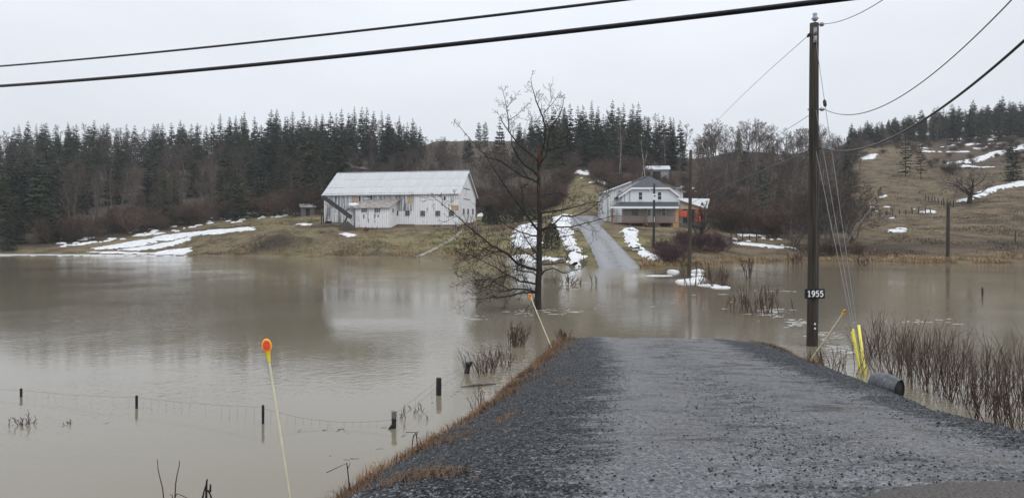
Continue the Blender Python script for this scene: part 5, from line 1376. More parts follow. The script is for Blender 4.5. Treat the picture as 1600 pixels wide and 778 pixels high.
G = {
 'LS': ('spruce', 'dark spruce crowded in the forest on the left hillside', 'spruce', 'spruces of the left forest'),
 'LB': ('bare_tree', 'leafless grey-brown tree in the forest on the left hillside', 'tree', 'bare trees of the left forest'),
 'LU': ('bush', 'reddish-brown leafless bush at the foot of the left forest', 'bush', 'brush along the left forest edge'),
 'BB': ('bare_tree', 'leafless brown tree in the wood directly behind the barn', 'tree', 'bare trees behind the barn'),
 'CS': ('spruce', 'tall dark spruce in the wood behind the white house', 'spruce', 'spruces behind the house'),
 'CB': ('bare_tree', 'leafless tree in the dusky wood behind the house and yard', 'tree', 'bare trees behind the house'),
 'CU': ('bush', 'brown leafless bush in the brush behind house and yard', 'bush', 'brush behind the house'),
 'DB': ('bare_tree', 'leafless tree on the wooded slope right of the house', 'tree', 'bare trees right of the house'),
 'DS': ('spruce', 'spruce among bare trees right of the house', 'spruce', 'spruces right of the house'),
 'DU': ('bush', 'leafless brown bush on the slope right of the orange shed', 'bush', 'brush right of the orange shed'),
 'RP': ('pine', 'hazy slim pine on the crest of the right hill', 'pine', 'pines on the right hill crest'),
 'RB': ('bare_tree', 'leafless tree among the pines on the right hill crest', 'tree', 'bare trees on the right crest'),
 'RU': ('bush', 'low brown bush on the upper right hillside', 'bush', 'brush on the right hill'),
}
for k_, v_ in G.items(): KEYOF[v_[3]] = k_
def forest(px0, px1, rows, spacing, kindf):
    for Y in rows:
        step = spacing * F / Y * (1 + (Y - 120) / 700); px = px0 + rng.uniform(0, step)
        while px < px1:
            q = px + rng.uniform(-.4, .4) * step; y = Y + rng.uniform(-4, 4)
            r_ = kindf(q, y)
            if r_:
                key, meshes, h, h0, wide = r_
                h = min(h, max_h(q, y, rng.uniform(0, 9)))
                if h > 3.0: put(meshes, G[key][0], q, y, h, h0, G[key][1], G[key][2], G[key][3], rng, wide)
            px += step
def left_kind(px, y):
    e = forest_edge(px)
    if y < e + 3: return None
    d = y - e
    if 540 < px: # behind the barn
        if px > 735: return None
        if y < 200: return ('BB', maples if rng.random() < .5 else slims, rng.uniform(7, 10.5), 12, 1.1)
        pc = .75 if px < 650 else .25
    elif px < 90: pc = .88 if d < 45 else .5
    elif px < 350: pc = .07 if d < 25 else (.26 if d < 72 else .5)
    elif px < 430: pc = .55 if d < 20 else .85
    else: pc = .25 if (d < 10) else .9
    if rng.random() < pc: return ('LS', pines if (px < 360 and rng.random() < .3) else spruces, rng.uniform(7.0, 17.5), 15, 1.3)
    return ('LB', maples if rng.random() < .45 else slims, rng.uniform(8, 13), 12, 1.0)
forest(-140, 735, [121, 130, 140, 150, 160, 171, 183, 196, 210, 226, 243, 256], 4.6, left_kind)
def center_kind(px, y):
    e = forest_edge(px)
    if y < e + 2: return None
    if 880 < px < 1000 and y < 172 and not (px > 985): return None
    if 735 < px < 890:
        if y < 185: return ('CB', maples if rng.random() < .5 else slims, rng.uniform(7.5, 11.5), 12, 1.1)
        if px < 800: return ('CB', slims, rng.uniform(5, 9), 12, 1.0)
    if px > 1080:
        if y < 150 and rng.random() < .3: return None
        if y > 150 and rng.random() < .13: return ('DS', spruces, rng.uniform(7, 13), 15, 1.1)
        return ('DB', maples if rng.random() < .6 else slims, rng.uniform(8, 13.5), 12, 1.05)
    if y > 195 and rng.random() < .86: return ('CS', spruces, rng.uniform(13, 19), 15, .9)
    if y < 195: return ('CB', slims, rng.uniform(5, 8), 12, 1.0)
    return ('CB', slims, rng.uniform(9, 15), 12, 1.0)
forest(735, 1345, [124, 134, 143, 152, 162, 174, 186, 198, 210, 224, 240], 5.8, center_kind)
def right_kind(px, y):
    if px < 1330: return None
    if rng.random() < .86: return ('RP', pines if rng.random() < .6 else spruces, rng.uniform(9, 15), 15, 1.15)
    return ('RB', slims, rng.uniform(7, 12), 12, 1.0)
forest(1300, 1740, [246, 253, 261, 269, 278, 288, 300], 3.9, right_kind)
# the skyline: trees whose tops draw the outline against the cloud
def skyline(px0, px1, Y0, Y1, step, key, meshes, h0, lo, hi):
    px = px0
    while px < px1:
        Y = rng.uniform(Y0, Y1); h = max_h(px, Y, rng.choice((-5, 0, 3, 7, 11, 17)))
        if lo < h < hi: put(meshes, G[key][0], px, Y, h, h0, G[key][1], G[key][2], G[key][3], rng, rng.uniform(.75, 1.15))
        px += step * rng.uniform(.6, 1.4)
skyline(-60, 360, 235, 262, 11, 'LS', spruces, 15, 5, 24)
skyline(360, 665, 235, 262, 11, 'LS', spruces, 15, 7, 24)
skyline(20, 680, 240, 262, 20, 'LB', slims, 12, 6, 18)
skyline(812, 1060, 205, 235, 11, 'CS', spruces, 15, 7, 24)
skyline(870, 1110, 205, 240, 22, 'CB', slims, 12, 7, 24)
skyline(1100, 1345, 165, 230, 13, 'DB', maples, 12, 6, 18)
skyline(1330, 1680, 262, 300, 11, 'RP', pines, 15, 5, 20)
# brush
def brush(n, px0, px1, dfun, key, meshes, lo, hi, h0=2.9):
    for _ in range(n):
        px = rng.uniform(px0, px1); Y = dfun(px)
        put(meshes, G[key][0], px, Y, rng.uniform(lo, hi), h0, G[key][1], G[key][2], G[key][3], rng, 1.15)
brush(55, 70, 500, lambda p: forest_edge(p) + rng.uniform(1.0, 12), 'LU', bushes, 2.4, 4.6)
brush(55, 745, 900, lambda p: forest_edge(p) + rng.uniform(-1, 24), 'CU', bushes, 2.2, 4.5)
brush(60, 930, 1130, lambda p: rng.uniform(150, 205) if p < 1010 else rng.uniform(128, 195), 'CU', bushes, 2.2, 4.2)
brush(70, 1105, 1345, lambda p: forest_edge(p) + rng.uniform(-8, 40), 'DU', bushes, 2.2, 4.6)
brush(34, 1440, 1650, lambda p: rng.uniform(185, 242), 'RU', bushes, .7, 1.6)
brush(40, 1330, 1640, lambda p: rng.uniform(175, 245) if p > 1440 else rng.uniform(215, 248), 'RU', bushes, 1.2, 2.8)

# trees and bushes that stand out
def solo(ab, name, px, Y, h, h0, mats, label, cat, rz=0.0, wide=1.0, group=None, dz=0.0):
    e = tag(empty(name, onG(px, Y, dz), rz), label, cat, group); s = h / h0; e.scale = (s * wide, s * wide, s)
    ab[0].build('trunk', M[mats[0]], e); ab[1].build('crown', M[mats[1]], e); return e
SPK = ('bark_trunk', 'needle')
solo(conifer(301, 15, 3.6, .14, 15, 7, .85, .45, .7), 'spruce', 1415, 178, 10.8, 15, SPK, 'taller of two lone ragged spruces on the right field', 'spruce')
solo(conifer(302, 15, 3.2, .2, 13, 6, .8, .35, .6), 'spruce', 1439, 172, 8.3, 15, SPK, 'thinner spruce beside the taller one on the right field', 'spruce')
solo(conifer(303, 15, 4.0, .04, 24, 9), 'spruce', 1583, 158, 9.8, 15, SPK, 'dense dark spruce at the far right above the snow drift', 'spruce')
solo(conifer(304, 15, 3.6, .03, 24, 9), 'spruce', 781, 178, 17.0, 15, SPK, 'lone dark spruce above the wood behind the bare tree', 'spruce', 0, .75)
solo(conifer(305, 15, 2.6, .03, 20, 8, 1, .2, .45), 'spruce', 748, 300, 10.5, 15, SPK, 'left of two spruces against the sky on the open crest', 'spruce')
solo(conifer(306, 15, 2.4, .03, 20, 8, 1, .2, .45), 'spruce', 758, 304, 10.8, 15, SPK, 'right of two spruces against the sky on the open crest', 'spruce')
solo(conifer(307, 15, 4.5, .2, 14, 7, .9, .1, .4), 'spruce', 695, 320, 4.0, 15, SPK, 'tiny round conifer alone on the open crest', 'spruce')
solo(conifer(308, 15, 3.8, .05, 14, 7, .9, .3, .8), 'spruce', 726, 300, 4.0, 15, SPK, 'small pointed conifer on the crest left of the pair', 'spruce')
solo(conifer(309, 15, 4.2, .42, 9, 6, .8, .12, .4), 'pine', 1190, 112, 10.2, 15, ('bark_trunk', 'needle_pine'), 'thin pine with bare trunk among the brush right of the shed', 'pine', 0, .62)
solo(conifer(310, 15, 4.5, .02, 20, 10, 1, .4, .7), 'spruce', 12, 114.5, 6.2, 15, ('bark_trunk', 'needle_pine'), 'yellow-green young conifer at the left frame edge on the shore', 'spruce', 0, 1.1)
solo(conifer(311, 15, 3.2, .02, 24, 9), 'spruce', 405, 151, 13.5, 15, SPK, 'broad dark spruce at the forest front above the dirt mound', 'spruce')
solo(conifer(312, 15, 3.2, .02, 24, 9), 'spruce', 372, 148, 12.0, 15, SPK, 'dark spruce standing left of the broad one at the forest front', 'spruce')
solo(conifer(313, 15, 3.0, .02, 24, 9), 'spruce', 255, 141, 12.5, 15, SPK, 'dark spruce rising from bare trees above the snow streak', 'spruce')
solo(bare_mesh('b', 51, dict(SLIM, L=13, r=.11), None), 'birch_tree', 1000, 142, 12.5, 12.5, ('bark_birch', 'bark_brown'), 'left of two white birches behind the house ridge', 'birch', 1.0, .8)
solo(bare_mesh('b', 52, dict(SLIM, L=13, r=.11), None), 'birch_tree', 1010, 139, 12.0, 12.5, ('bark_birch', 'bark_brown'), 'right of two white birches behind the house ridge', 'birch', 2.0, .8)
solo(bare_mesh('b', 53, dict(SLIM, L=13, r=.10), None), 'birch_tree', 968, 188, 14.0, 12.5, ('bark_birch', 'bark_brown'), 'tall pale birch before the spruces above the house', 'birch', 2.0, .7)
FIELD = dict(MAPLE, levels=4, stems=1, splay=.12, base=.0, L=4.6, r=.42, n=(10, 6, 5, 4), start=(.34, .2, .2, .15), ang=((38, 78), (28, 60), (25, 60), (25, 60)), wob=(.1, .22, .22, .22, .2), up=(.0, .06, .06, .05, 0), ratio=(1.0, .55, .55, .6), rr=(.55, .6, .6, .7), rmin=.017, fall=.35)
solo(bare_mesh('b', 61, FIELD, None, 2), 'bare_tree', 1514, 134, 4.6, 4.6, ('bark_wet', 'bark_grey'), 'spreading leafless tree standing alone in the right field', 'tree', .6, 1.15)
solo(bare_mesh('b', 62, WILLOW, None, 2), 'bare_tree', 1300, 94, 11.0, 9.0, ('bark_grey', 'bark_brown'), 'large many-stemmed bare willow on the shore behind the number pole', 'tree', .3, 1.1)
solo(bare_mesh('b', 63, dict(WILLOW, stems=4), None, 2), 'bare_tree', 1238, 97, 9.5, 9.0, ('bark_grey', 'bark_brown'), 'many-stemmed bare tree left of the number pole on the shore', 'tree', 1.3, 1.0)
solo(bare_mesh('b', 64, dict(WILLOW, stems=2, splay=.3, r=.22, L=6.2), None, 2), 'bare_tree', 1099, 93, 6.3, 6.6, ('bark_wet', 'bark_brown'), 'dark crooked bare tree in front of the orange shed', 'tree', 2.0, .95)
solo(bare_mesh('b', 65, WILLOW, None, 2), 'bare_tree', 1335, 101, 8.0, 9.0, ('bark_grey', 'bark_brown'), 'outer leaning bare tree right of the shore willow', 'tree', 4.3, 1.0)
for i, (px, Y, h, w, lab) in enumerate([(1042, 73, 2.0, 1.3, 'purple-red bush by the water below the porch lawn'), (1056, 70.5, 1.8, 1.3, 'purple-red bush nearest the slim pole at the water'), (1030, 78, 1.7, 1.2, 'low purple bush beside the meter pole'),
        (1068, 88, 2.2, 1.3, 'brown bush on the lawn left of the crooked tree'), (1083, 85, 2.3, 1.4, 'dense dark bush under the crooked tree'), (1112, 87, 2.4, 1.4, 'dark bush right under the crooked tree'), (1128, 90, 1.8, 1.3, 'smaller bush at the right end of the dark thicket'),
        (1268, 88, 2.0, 1.5, 'rusty bush at the foot of the number pole across the water'), (1308, 87, 1.6, 1.7, 'low rusty bush below the shore willow'), (1335, 88, 1.3, 1.6, 'low rusty bush at the start of the right field'),
        (300, 145.5, 4.5, 1.2, 'reddish-brown bush above the snow streak'), (470, 143, 6.0, 1.3, 'rust-tinted round bare tree at the forest edge left of the barn'), (430, 148, 4.6, 1.3, 'bare bush at the edge of the mown slope')]):
    a, b = bare_mesh('b', 400 + i, dict(BUSH, stems=12, n=(7, 6, 4), splay=.7, base=.75, rmin=.011), None)
    solo((a, b), 'bush', px, Y, h, 2.9, ('bark_red_twig', 'bark_purple' if i < 7 else 'bark_red_twig'), lab, 'bush', i * 1.1, w)
# evergreen hedge and cedars by the yard
def leafy(rng, w, d, h, n, tilt=.5, leaf=.2, round_=True):
    b = MB()
    for _ in range(n):
        u = rng.uniform(-1, 1); v = rng.uniform(-1, 1); t = rng.random() ** .8
        k_ = math.sqrt(max(0, 1 - t ** 2.2)) if round_ else (1.0 if t < .85 else .7)
        q = Vector((u * w * k_, v * d * k_, .05 + t * h)); e = Vector((u, v, rng.uniform(-.2, 1.1))).normalized(); ln = leaf * rng.uniform(.7, 1.5)
        sd = e.cross(rvec(rng)).normalized() * ln * .3; b.add([q, q + e * ln * .5 + sd, q + e * ln, q + e * ln * .5 - sd], [(0, 1, 2, 3)])
    return b
rng2 = random.Random(12)
def cedar(px, Y, w, d, h, n, lab, name='cedar_shrub', cat='shrub', leaf=.28, round_=True):
    e = tag(empty(name, onG(px, Y)), lab, cat); m = MB(); m.tube([(0, 0, -.3), (0, 0, h * .8)], [.09, .03], 6); m.build('trunk', M['bark_trunk'], e); leafy(rng2, w, d, h, n, .5, leaf, round_).build('crown', M['cedar'], e)
cedar(765, 116, 1.1, 1.1, 3.0, 900, 'rounded dark cedar beside the barn gable')
cedar(790, 117, 2.6, .9, 1.9, 1300, 'clipped dark hedge right of the rounded cedar', 'hedge', 'hedge', .28, False)
cedar(822, 118, 1.9, .9, 2.0, 1000, 'hedge end behind the bare tree trunk', 'hedge', 'hedge', .28, False)
cedar(862, 83, .85, .85, 2.9, 900, 'upright olive cedar right behind the bare tree trunk', leaf=.24)

# ------------------------------------------------------------------ the bare tree standing in the flood
TB = Wp(840, 484); TY = TB.y
tree = tag(empty('bare_tree', TB), 'big dark leafless tree standing in the flood before the barn', 'tree')
def tl(px, py, dy=0.0): return P(px, py, TY + dy) - TB
pxm = TY / F
trunk_px = [(840,520,7.2),(840,484,6.8),(841,462,5.9),(841.5,440,5.4),(842,416,5.3),(842.6,392,5.0),(843,373,4.8),(843,350,4.3),(843,337,4.0),(842.3,318,3.7),(842,300,3.4),(841.3,283,3.4),(841.5,268,2.9),(842,256,2.5)]
m = MB(); pts = []; rad = []
for i in range(len(trunk_px) - 1):
    for kk in range(4):
        t = kk / 4; a, b = trunk_px[i], trunk_px[i + 1]
        pts.append(tl(a[0]*(1-t) + b[0]*t + .5 * math.sin(i * 1.7 + kk), a[1]*(1-t) + b[1]*t)); rad.append((a[2]*(1-t) + b[2]*t) * pxm * .9 * (1 + .05 * math.sin(i * 2.3 + kk * 1.9)))
m.tube(pts, rad, 12); trunk = m.build('trunk', M['bark_wet'], tree, True)
m = MB(); m.tube([tl(842, 260), tl(842.3, 245), tl(841.8, 236), tl(841.5, 227)], [3.3 * pxm, 2.7 * pxm, 2.0 * pxm, .3 * pxm], 9); m.tube([tl(843, 250), tl(844.2, 240), tl(844.5, 233)], [1.6 * pxm, 1.0 * pxm, .2 * pxm], 6); m.build('broken_top', M['bark_red'], tree, True)['label'] = 'splintered red-brown broken leader'
m = MB()
for (y0, y1, dx, w) in ((284, 266, .3, 3.2), (301, 288, -.6, 1.9), (322, 309, .8, 1.3)):
    m.tube([tl(842 + dx, y0, -.06), tl(841.8 + dx, (y0 + y1) / 2, -.085), tl(841.6 + dx, y1, -.06)], [.4 * pxm, w * pxm * .85, .4 * pxm], 7)
m.build('torn_bark', M['bark_red'], tree, True)
LIMBS = [  # photo polyline, thickness at base and tip (px), depth at the end, twig density
 ([(843,254),(845,247),(851.4,220),(852,200),(847.7,183),(840.4,165),(835.5,151.5),(831.8,137),(829.4,121)], 2.6, .45, .6, 1.1),
 ([(843,256),(848,250),(853.8,241.8),(856,222),(861,200),(873,183),(879.4,166),(881,152)], 2.2, .4, -.8, 1.0),
 ([(855,235),(870,232),(885.5,227),(887,214),(888,203)], 1.0, .35, -1.0, .9),
 ([(849,178),(860,166),(868,156),(873,147)], .9, .3, .3, .8),
 ([(841,252),(835,245),(822,235.7),(807.4,223.5),(795,205),(794,183),(791.6,168.6),(789,154),(783,133)], 2.3, .4, .9, .9),
 ([(796,207),(789,197),(784,189),(782.5,181)], 1.2, .7, 1.1, .5),
 ([(794.7,188),(807,181),(813,175),(816,168)], .8, .3, .6, .7),
 ([(791.6,169),(797,162),(802,152)], .7, .3, 1.2, .7),
 ([(840,274),(833,267),(822,260),(810,246.7),(800,227),(799,212),(796,200)], 2.4, .5, -1.1, .7),
 ([(840,286),(832,281),(817,276),(797.7,262.6),(783,251.6),(763.5,246.7),(752.5,237),(736.6,220),(722,202.8),(709,188)], 2.6, .4, 1.8, .7),
 ([(842,361),(836,355),(824.5,338),(809,317),(796,300),(784,283),(773,266),(764,252),(757,238)], 2.6, .45, -1.4, .7),
 ([(824,337),(820,328),(816,308),(815,294),(812,282)], 1.3, .4, -1.8, .8),
 ([(844,333),(852,332),(869.7,329.5),(898,323.8),(920.6,316.8),(943,315)], 2.2, .4, -1.6, 1.0),
 ([(843,309),(848,306),(858,302.6),(875,301),(886.7,307),(895,314)], 1.7, .5, 1.3, .8),
 ([(844,362),(852,358),(867,349),(878,338),(898,338),(918,329.5),(937.6,314),(949,297),(956,285)], 2.3, .4, 1.6, .9),
 ([(844,359),(855,356),(869.7,355),(892,355),(915,349),(940,342),(961,336)], 2.3, .4, -.8, .9),
 ([(843,370),(838,368.5),(830,367.7),(813,362),(796,355),(782,344)], 2.3, .8, 1.6, .9),
 ([(841,423),(836,421),(819,416),(807.5,411),(793,396),(768,383),(745,365),(728,350.7),(711,335),(695,322),(674,306)], 3.2, .4, -1.5, 1.3),
 ([(800,402),(786,394),(768,392),(750,386),(735,380)], 1.4, .4, -2.0, 1.5),
 ([(841,444),(834,442.7),(813,439.8),(793,430),(776,418.6),(756.6,408.7),(736.8,399),(716,396)], 2.3, .4, .9, 1.7),
 ([(840,457),(835,455),(819,451),(796,452.6),(779,444),(762,435.6),(739.6,438),(716,444)], 2.1, .35, -1.2, 1.7),
 ([(840,459),(836,457),(816,457),(796,462.5),(770.7,464),(753.7,467),(735,466)], 2.1, .35, .6, 1.5),
 ([(843,430),(847,428.5),(851,423),(864,418.6),(881,427),(895,423),(909,420),(918,408)], 1.9, .35, -1.0, 1.0),
 ([(843,415),(848,413.5),(870,411.5),(884,409),(888,398),(889.5,389)], 1.5, .6, 1.0, .9),
 ([(842,400),(835,392),(826,380),(818,368),(813,352)], 1.7, .4, -1.8, 1.0),
 ([(841,432),(833,425),(818,424),(800,420),(782,428)], 1.6, .4, 1.8, 1.6),
 ([(842,395),(850,384),(856,372),(859,352)], 1.2, .4, 1.5, .9),
 ([(841,384),(846,376),(853,352),(852,338)], 1.1, .5, -1.2, .5),
 ([(840,476),(834,470),(826,478),(822,490)], .9, .35, -.5, 1.2),
 ([(820,416),(806,420),(790,432),(770,436),(748,428)], 1.2, .35, -1.6, 2.0),
 ([(793,430),(780,432),(764,446),(746,452),(728,450)], 1.0, .3, 1.3, 2.0),
 ([(768,384),(756,388),(742,402),(728,408),(712,404)], 1.0, .3, -2.2, 2.0),
 ([(745,366),(736,372),(722,374),(708,384)], .9, .3, -1.8, 1.8),
 ([(796,453),(782,456),(762,452),(742,458)], 1.0, .3, -1.0, 1.8),
 ([(841,410),(830,398),(815,392),(796,376),(780,372)], 1.5, .4, 2.2, 1.3),
]
rng = random.Random(42)
TW = dict(levels=2, seg=(4, 3, 2), wob=(.15, .18, .2), up=(.04, .03, .0), n=(4, 2), start=(.25, .3), ang=((25, 60), (25, 60)), ratio=(.42, .55), rr=(.65, .8), rmin=.0058, fall=.3, tip=.35)
for (pl, w0, w1, dep, dens) in LIMBS:
    n = len(pl); pts = []; rad = []
    for i in range(n - 1):
        for kk in range(3):
            t = (i + kk / 3) / (n - 1); a, b = pl[i], pl[i + 1]; u = kk / 3
            pts.append(tl(a[0]*(1-u) + b[0]*u + rng.uniform(-.5, .5), a[1]*(1-u) + b[1]*u + rng.uniform(-.5, .5), dep * t ** 1.2)); rad.append((w0 * (1 - t) ** 1.1 + w1 * (1 - (1 - t) ** 1.1)) * pxm * .80)
    pts.append(tl(pl[-1][0], pl[-1][1], dep)); rad.append(w1 * pxm * .5)
    m = MB(); m.tube(pts, rad, 6); lb = m.build('limb', M['bark_wet'], tree, True)
    out = []; ln = sum((pts[i + 1] - pts[i]).length for i in range(len(pts) - 1)); nt = int(ln * 3.6 * dens) + 2
    for kk in range(nt):
        t = .16 + .84 * (kk + rng.random()) / nt; i = min(len(pts) - 2, int(t * (len(pts) - 1))); q = pts[i].lerp(pts[i + 1], t * (len(pts) - 1) - i)
        dd = (pts[i + 1] - pts[i]).normalized(); sd = dd.cross(rvec(rng)).normalized(); nd = (dd * rng.uniform(.2, .9) + sd + Vector((0, 0, .15))).normalized()
        branch(out, q, nd, rng.uniform(.35, 1.25) * (1.1 - .45 * t) * (.62 if pl[-1][1] < 215 and t > .5 else 1) * (1.15 if dens > 1.2 else 1), max(.0065, rad[i] * .42), 0, TW, rng)
    m = MB()
    for p_, r_, lv in out: m.tube(p_, r_, 3, 0, False)
    m.build('twigs', M['bark_wet'], lb)['kind'] = 'stuff'
# ------------------------------------------------------------------ near shore: red-stemmed shrubs, weeds, dry grass
STEM = dict(levels=1, seg=(6, 3), wob=(.09, .10), up=(.03, .10), n=(5,), start=(.3,), ang=((14, 38),), ratio=(.36,), rr=(.55,), rmin=.0030, L=1.28, r=.0092, fall=.35, tip=.35)
def stems_mesh(seed, n, spread, splay, cfg=STEM):
    rng = random.Random(seed); out = []
    for _ in range(n):
        d0 = Vector((rng.gauss(0, splay), rng.gauss(0, splay), 1)).normalized(); p0 = Vector((rng.gauss(0, spread), rng.gauss(0, spread), -.12))
        branch(out, p0, d0, cfg['L'] * rng.uniform(.6, 1.08), cfg['r'] * rng.uniform(.7, 1.15), 0, cfg, rng)
    m = MB()
    for p_, r_, lv in out: m.tube(p_, r_, 4 if lv == 0 else 3, 0, False)
    return m
dog = [stems_mesh(500 + s, 8, .17, .15).mesh('red_stem_shrub', M['red_stem']) for s in range(6)]
rng = random.Random(9); pos = []
for px in range(1352, 1660, 11):
    pos.append((px + rng.uniform(-4, 4), float(np.interp(px, [1350, 1420, 1500, 1560, 1600, 1660], [566, 596, 632, 660, 680, 705])) + rng.uniform(-6, 4)))
    if px % 2: pos.append((px + rng.uniform(-6, 6), float(np.interp(px, [1350, 1420, 1500, 1600, 1660], [556, 570, 592, 630, 650])) + rng.uniform(-8, 6)))
for px, py in pos:
    p = Wp(px, py); z = max(near_z(p.x, p.y), -.1) if p.x < 12 else 0
    o = link('red_stem_shrub', dog[rng.randrange(6)], None, (p.x, p.y, min(z, .1)), rng.uniform(0, 6.28), rng.uniform(.85, 1.05))
    k_ = next(v for lim, v in ((1372, 'beside the yellow guards'), (1425, 'behind the culvert pipe'), (1475, 'just right of the culvert'), (1525, 'in the middle of the right bank thicket'), (1575, 'past the middle of the right bank thicket'), (1605, 'at the right frame edge'), (9999, 'beyond the right frame edge')) if px < lim)
    tag(o, ('front' if py > float(np.interp(px, [1350, 1420, 1500, 1600, 1660], [560, 580, 610, 650, 672])) else 'rear') + ' row red-stemmed bare shrub ' + k_, 'shrub', 'red-stemmed thicket on the right bank')
# bigger stem clumps drowned by the shore
def clump(px, py, seed, n, h, spread, splay, lab, mat='red_stem', cat='shrub', name='shrub', lean=(0, 0), z=None):
    p = Wp(px, py); zz = 0.0 if z is None else z
    m = stems_mesh(seed, n, spread, splay, dict(STEM, L=h, r=.0105 * max(.7, p.y / 14), rmin=.0038 * max(1, p.y / 14)))
    o = m.build(name, M[mat]); o.location = (p.x, p.y, zz); o.rotation_euler = (lean[0], lean[1], 0); return tag(o, lab, cat)
clump(1183, 490, 61, 34, 1.0, .55, .22, 'drowned red shrub clump left of the number pole')
clump(1168, 434, 62, 9, 1.5, .12, .25, 'small bare shrub in open water under the thicket shore', 'bark_red_twig')
clump(1108, 446, 63, 26, 1.3, .7, .2, 'brush clump standing among the ice floes', 'bark_red_twig')
clump(760, 582, 64, 24, .62, .22, .25, 'dead weed clump just right of the split fence post', 'weed', 'weeds', 'weed_clump')
clump(774, 574, 68, 22, .62, .16, .22, 'taller reddish weed clump with seed heads beside the fence end', 'weed', 'weeds', 'weed_clump')
clump(806, 541, 65, 30, .75, .13, .16, 'upright brown reed clump in the water before the bare tree', 'weed', 'weeds', 'weed_clump')
clump(893, 443, 66, 20, .7, .6, .5, 'low drowned brush right of the bare tree trunk', 'bark_red_twig', 'shrub', 'shrub')
clump(1285, 574, 67, 16, .55, .18, .35, 'twiggy weeds at the bank under the leaning stake', 'weed', 'weeds', 'weed_clump')
clump(1305, 583, 69, 14, .6, .2, .4, 'pale twiggy weeds between the leaning stake and yellow guards', 'weed', 'weeds', 'weed_clump')
clump(796, 632, 70, 8, .5, .15, .4, 'thin bare weeds rising from the left bank edge', 'weed', 'weeds', 'weed_clump')
clump(748, 640, 71, 6, .5, .05, .35, 'fan of dry stalks on the left bank near the second fence post', 'weed', 'weeds', 'weed_clump')
clump(13, 665, 72, 1, .25, .0, .2, 'lone thin twig in the water at the far left', 'weed', 'weeds', 'weed_clump')
clump(39, 664, 73, 9, .27, .05, .3, 'small feathery weed in the water right of the far-left twig', 'weed', 'weeds', 'weed_clump')
clump(104, 662, 74, 9, .18, .05, .5, 'dark bent weed tuft in the left foreground water', 'post', 'weeds', 'weed_clump')
clump(522, 668, 75, 14, .09, .12, 1.0, 'flattened dark weeds floating left of the braced post', 'post', 'weeds', 'weed_clump')
clump(640, 645, 76, 10, .3, .25, .3, 'thin weeds along the fence wire between the braced and tall posts', 'weed', 'weeds', 'weed_clump')
clump(880, 532, 77, 18, .35, .09, .5, 'brown twigs at the far left corner of the gravel', 'weed', 'weeds', 'weed_clump', (0, 0), .1)
clump(1395, 407, 78, 10, 1.0, .3, .4, 'small shrub at the shoreline right of the guy wires', 'bark_red_twig')
clump(1243, 412, 79, 14, 1.3, .4, .4, 'thin shrub in the shallows left of the number pole', 'bark_red_twig')
clump(1350, 414, 80, 14, 1.1, .4, .4, 'thin shrub in the shallows right of the number pole', 'bark_red_twig')
# stalks poking into the bottom of the frame
def stalk(pts, Y, r, lab, mat='weed', extra=()):
    e = tag(empty('dead_stalk', P(*pts[0], Y)), lab, 'stalk'); o0 = P(*pts[0], Y)
    b = Vector((o0.x, o0.y, near_z(o0.x, o0.y) - .1)) - o0
    m = MB(); q = [b] + [P(x, y, Y) - o0 for x, y in pts]; m.tube(q, [r * 1.2] + [r * (1 - .6 * i / len(pts)) for i in range(len(pts))], 5); m.build('stem', M[mat], e)
    for ex in extra:
        m = MB(); m.tube([P(x, y, Y + .01) - o0 for x, y in ex], [r * .9] + [r * .6] * (len(ex) - 1), 5); m.build('side_stem', M[mat], e)
stalk([(256.5, 785), (254, 762), (249, 742), (247, 733), (246, 717)], 6.3, .0055, 'thin grey stalk leftmost at the bottom edge')
stalk([(273, 785), (274.5, 755), (277, 740), (280, 728), (280.5, 719)], 6.3, .006, 'thin stalk with buds right of the leftmost one', 'weed', [[(274, 776), (276, 770.5), (283, 773), (296, 779)], [(270, 782), (269, 773), (266, 772)]])
stalk([(322, 788), (322.5, 768), (323, 752), (324, 748)], 6.2, .011, 'dark split stalk sticking up at the bottom edge', 'post', [[(315, 785), (319, 767), (322.5, 756)], [(332, 785), (329, 773), (324.5, 765)], [(328.5, 768), (329, 756)]])
def bank_stick(a, b, c, Y, r, lab):
    p0 = P(*a, Y); p0.z = near_z(p0.x, p0.y); e = tag(empty('bent_twig', p0), lab, 'twig'); m = MB()
    m.tube([Vector((0, 0, -.06)), P(*b, Y) - p0, P(*c, Y) - p0], [r, r, r * .6], 5); m.build('stem', M['post'], e)
    m = MB(); m.tube([(P(*b, Y) - p0) * .8, (P(*b, Y) - p0) * .85 + Vector((.03, .02, .05))], [r * .7, r * .3], 4); m.build('side_stem', M['post'], e)
bank_stick((548, 748), (542, 723), (510, 738), 8.3, .008, 'dark bent twig arching over the lower left bank')
bank_stick((654, 690), (650, 675), (634, 675), 10.2, .008, 'crooked twig sticking from the left bank beside the braced post')
bank_stick((642, 705), (646, 680), (652, 674), 10.2, .007, 'upright crooked twig just below the crooked one on the left bank')

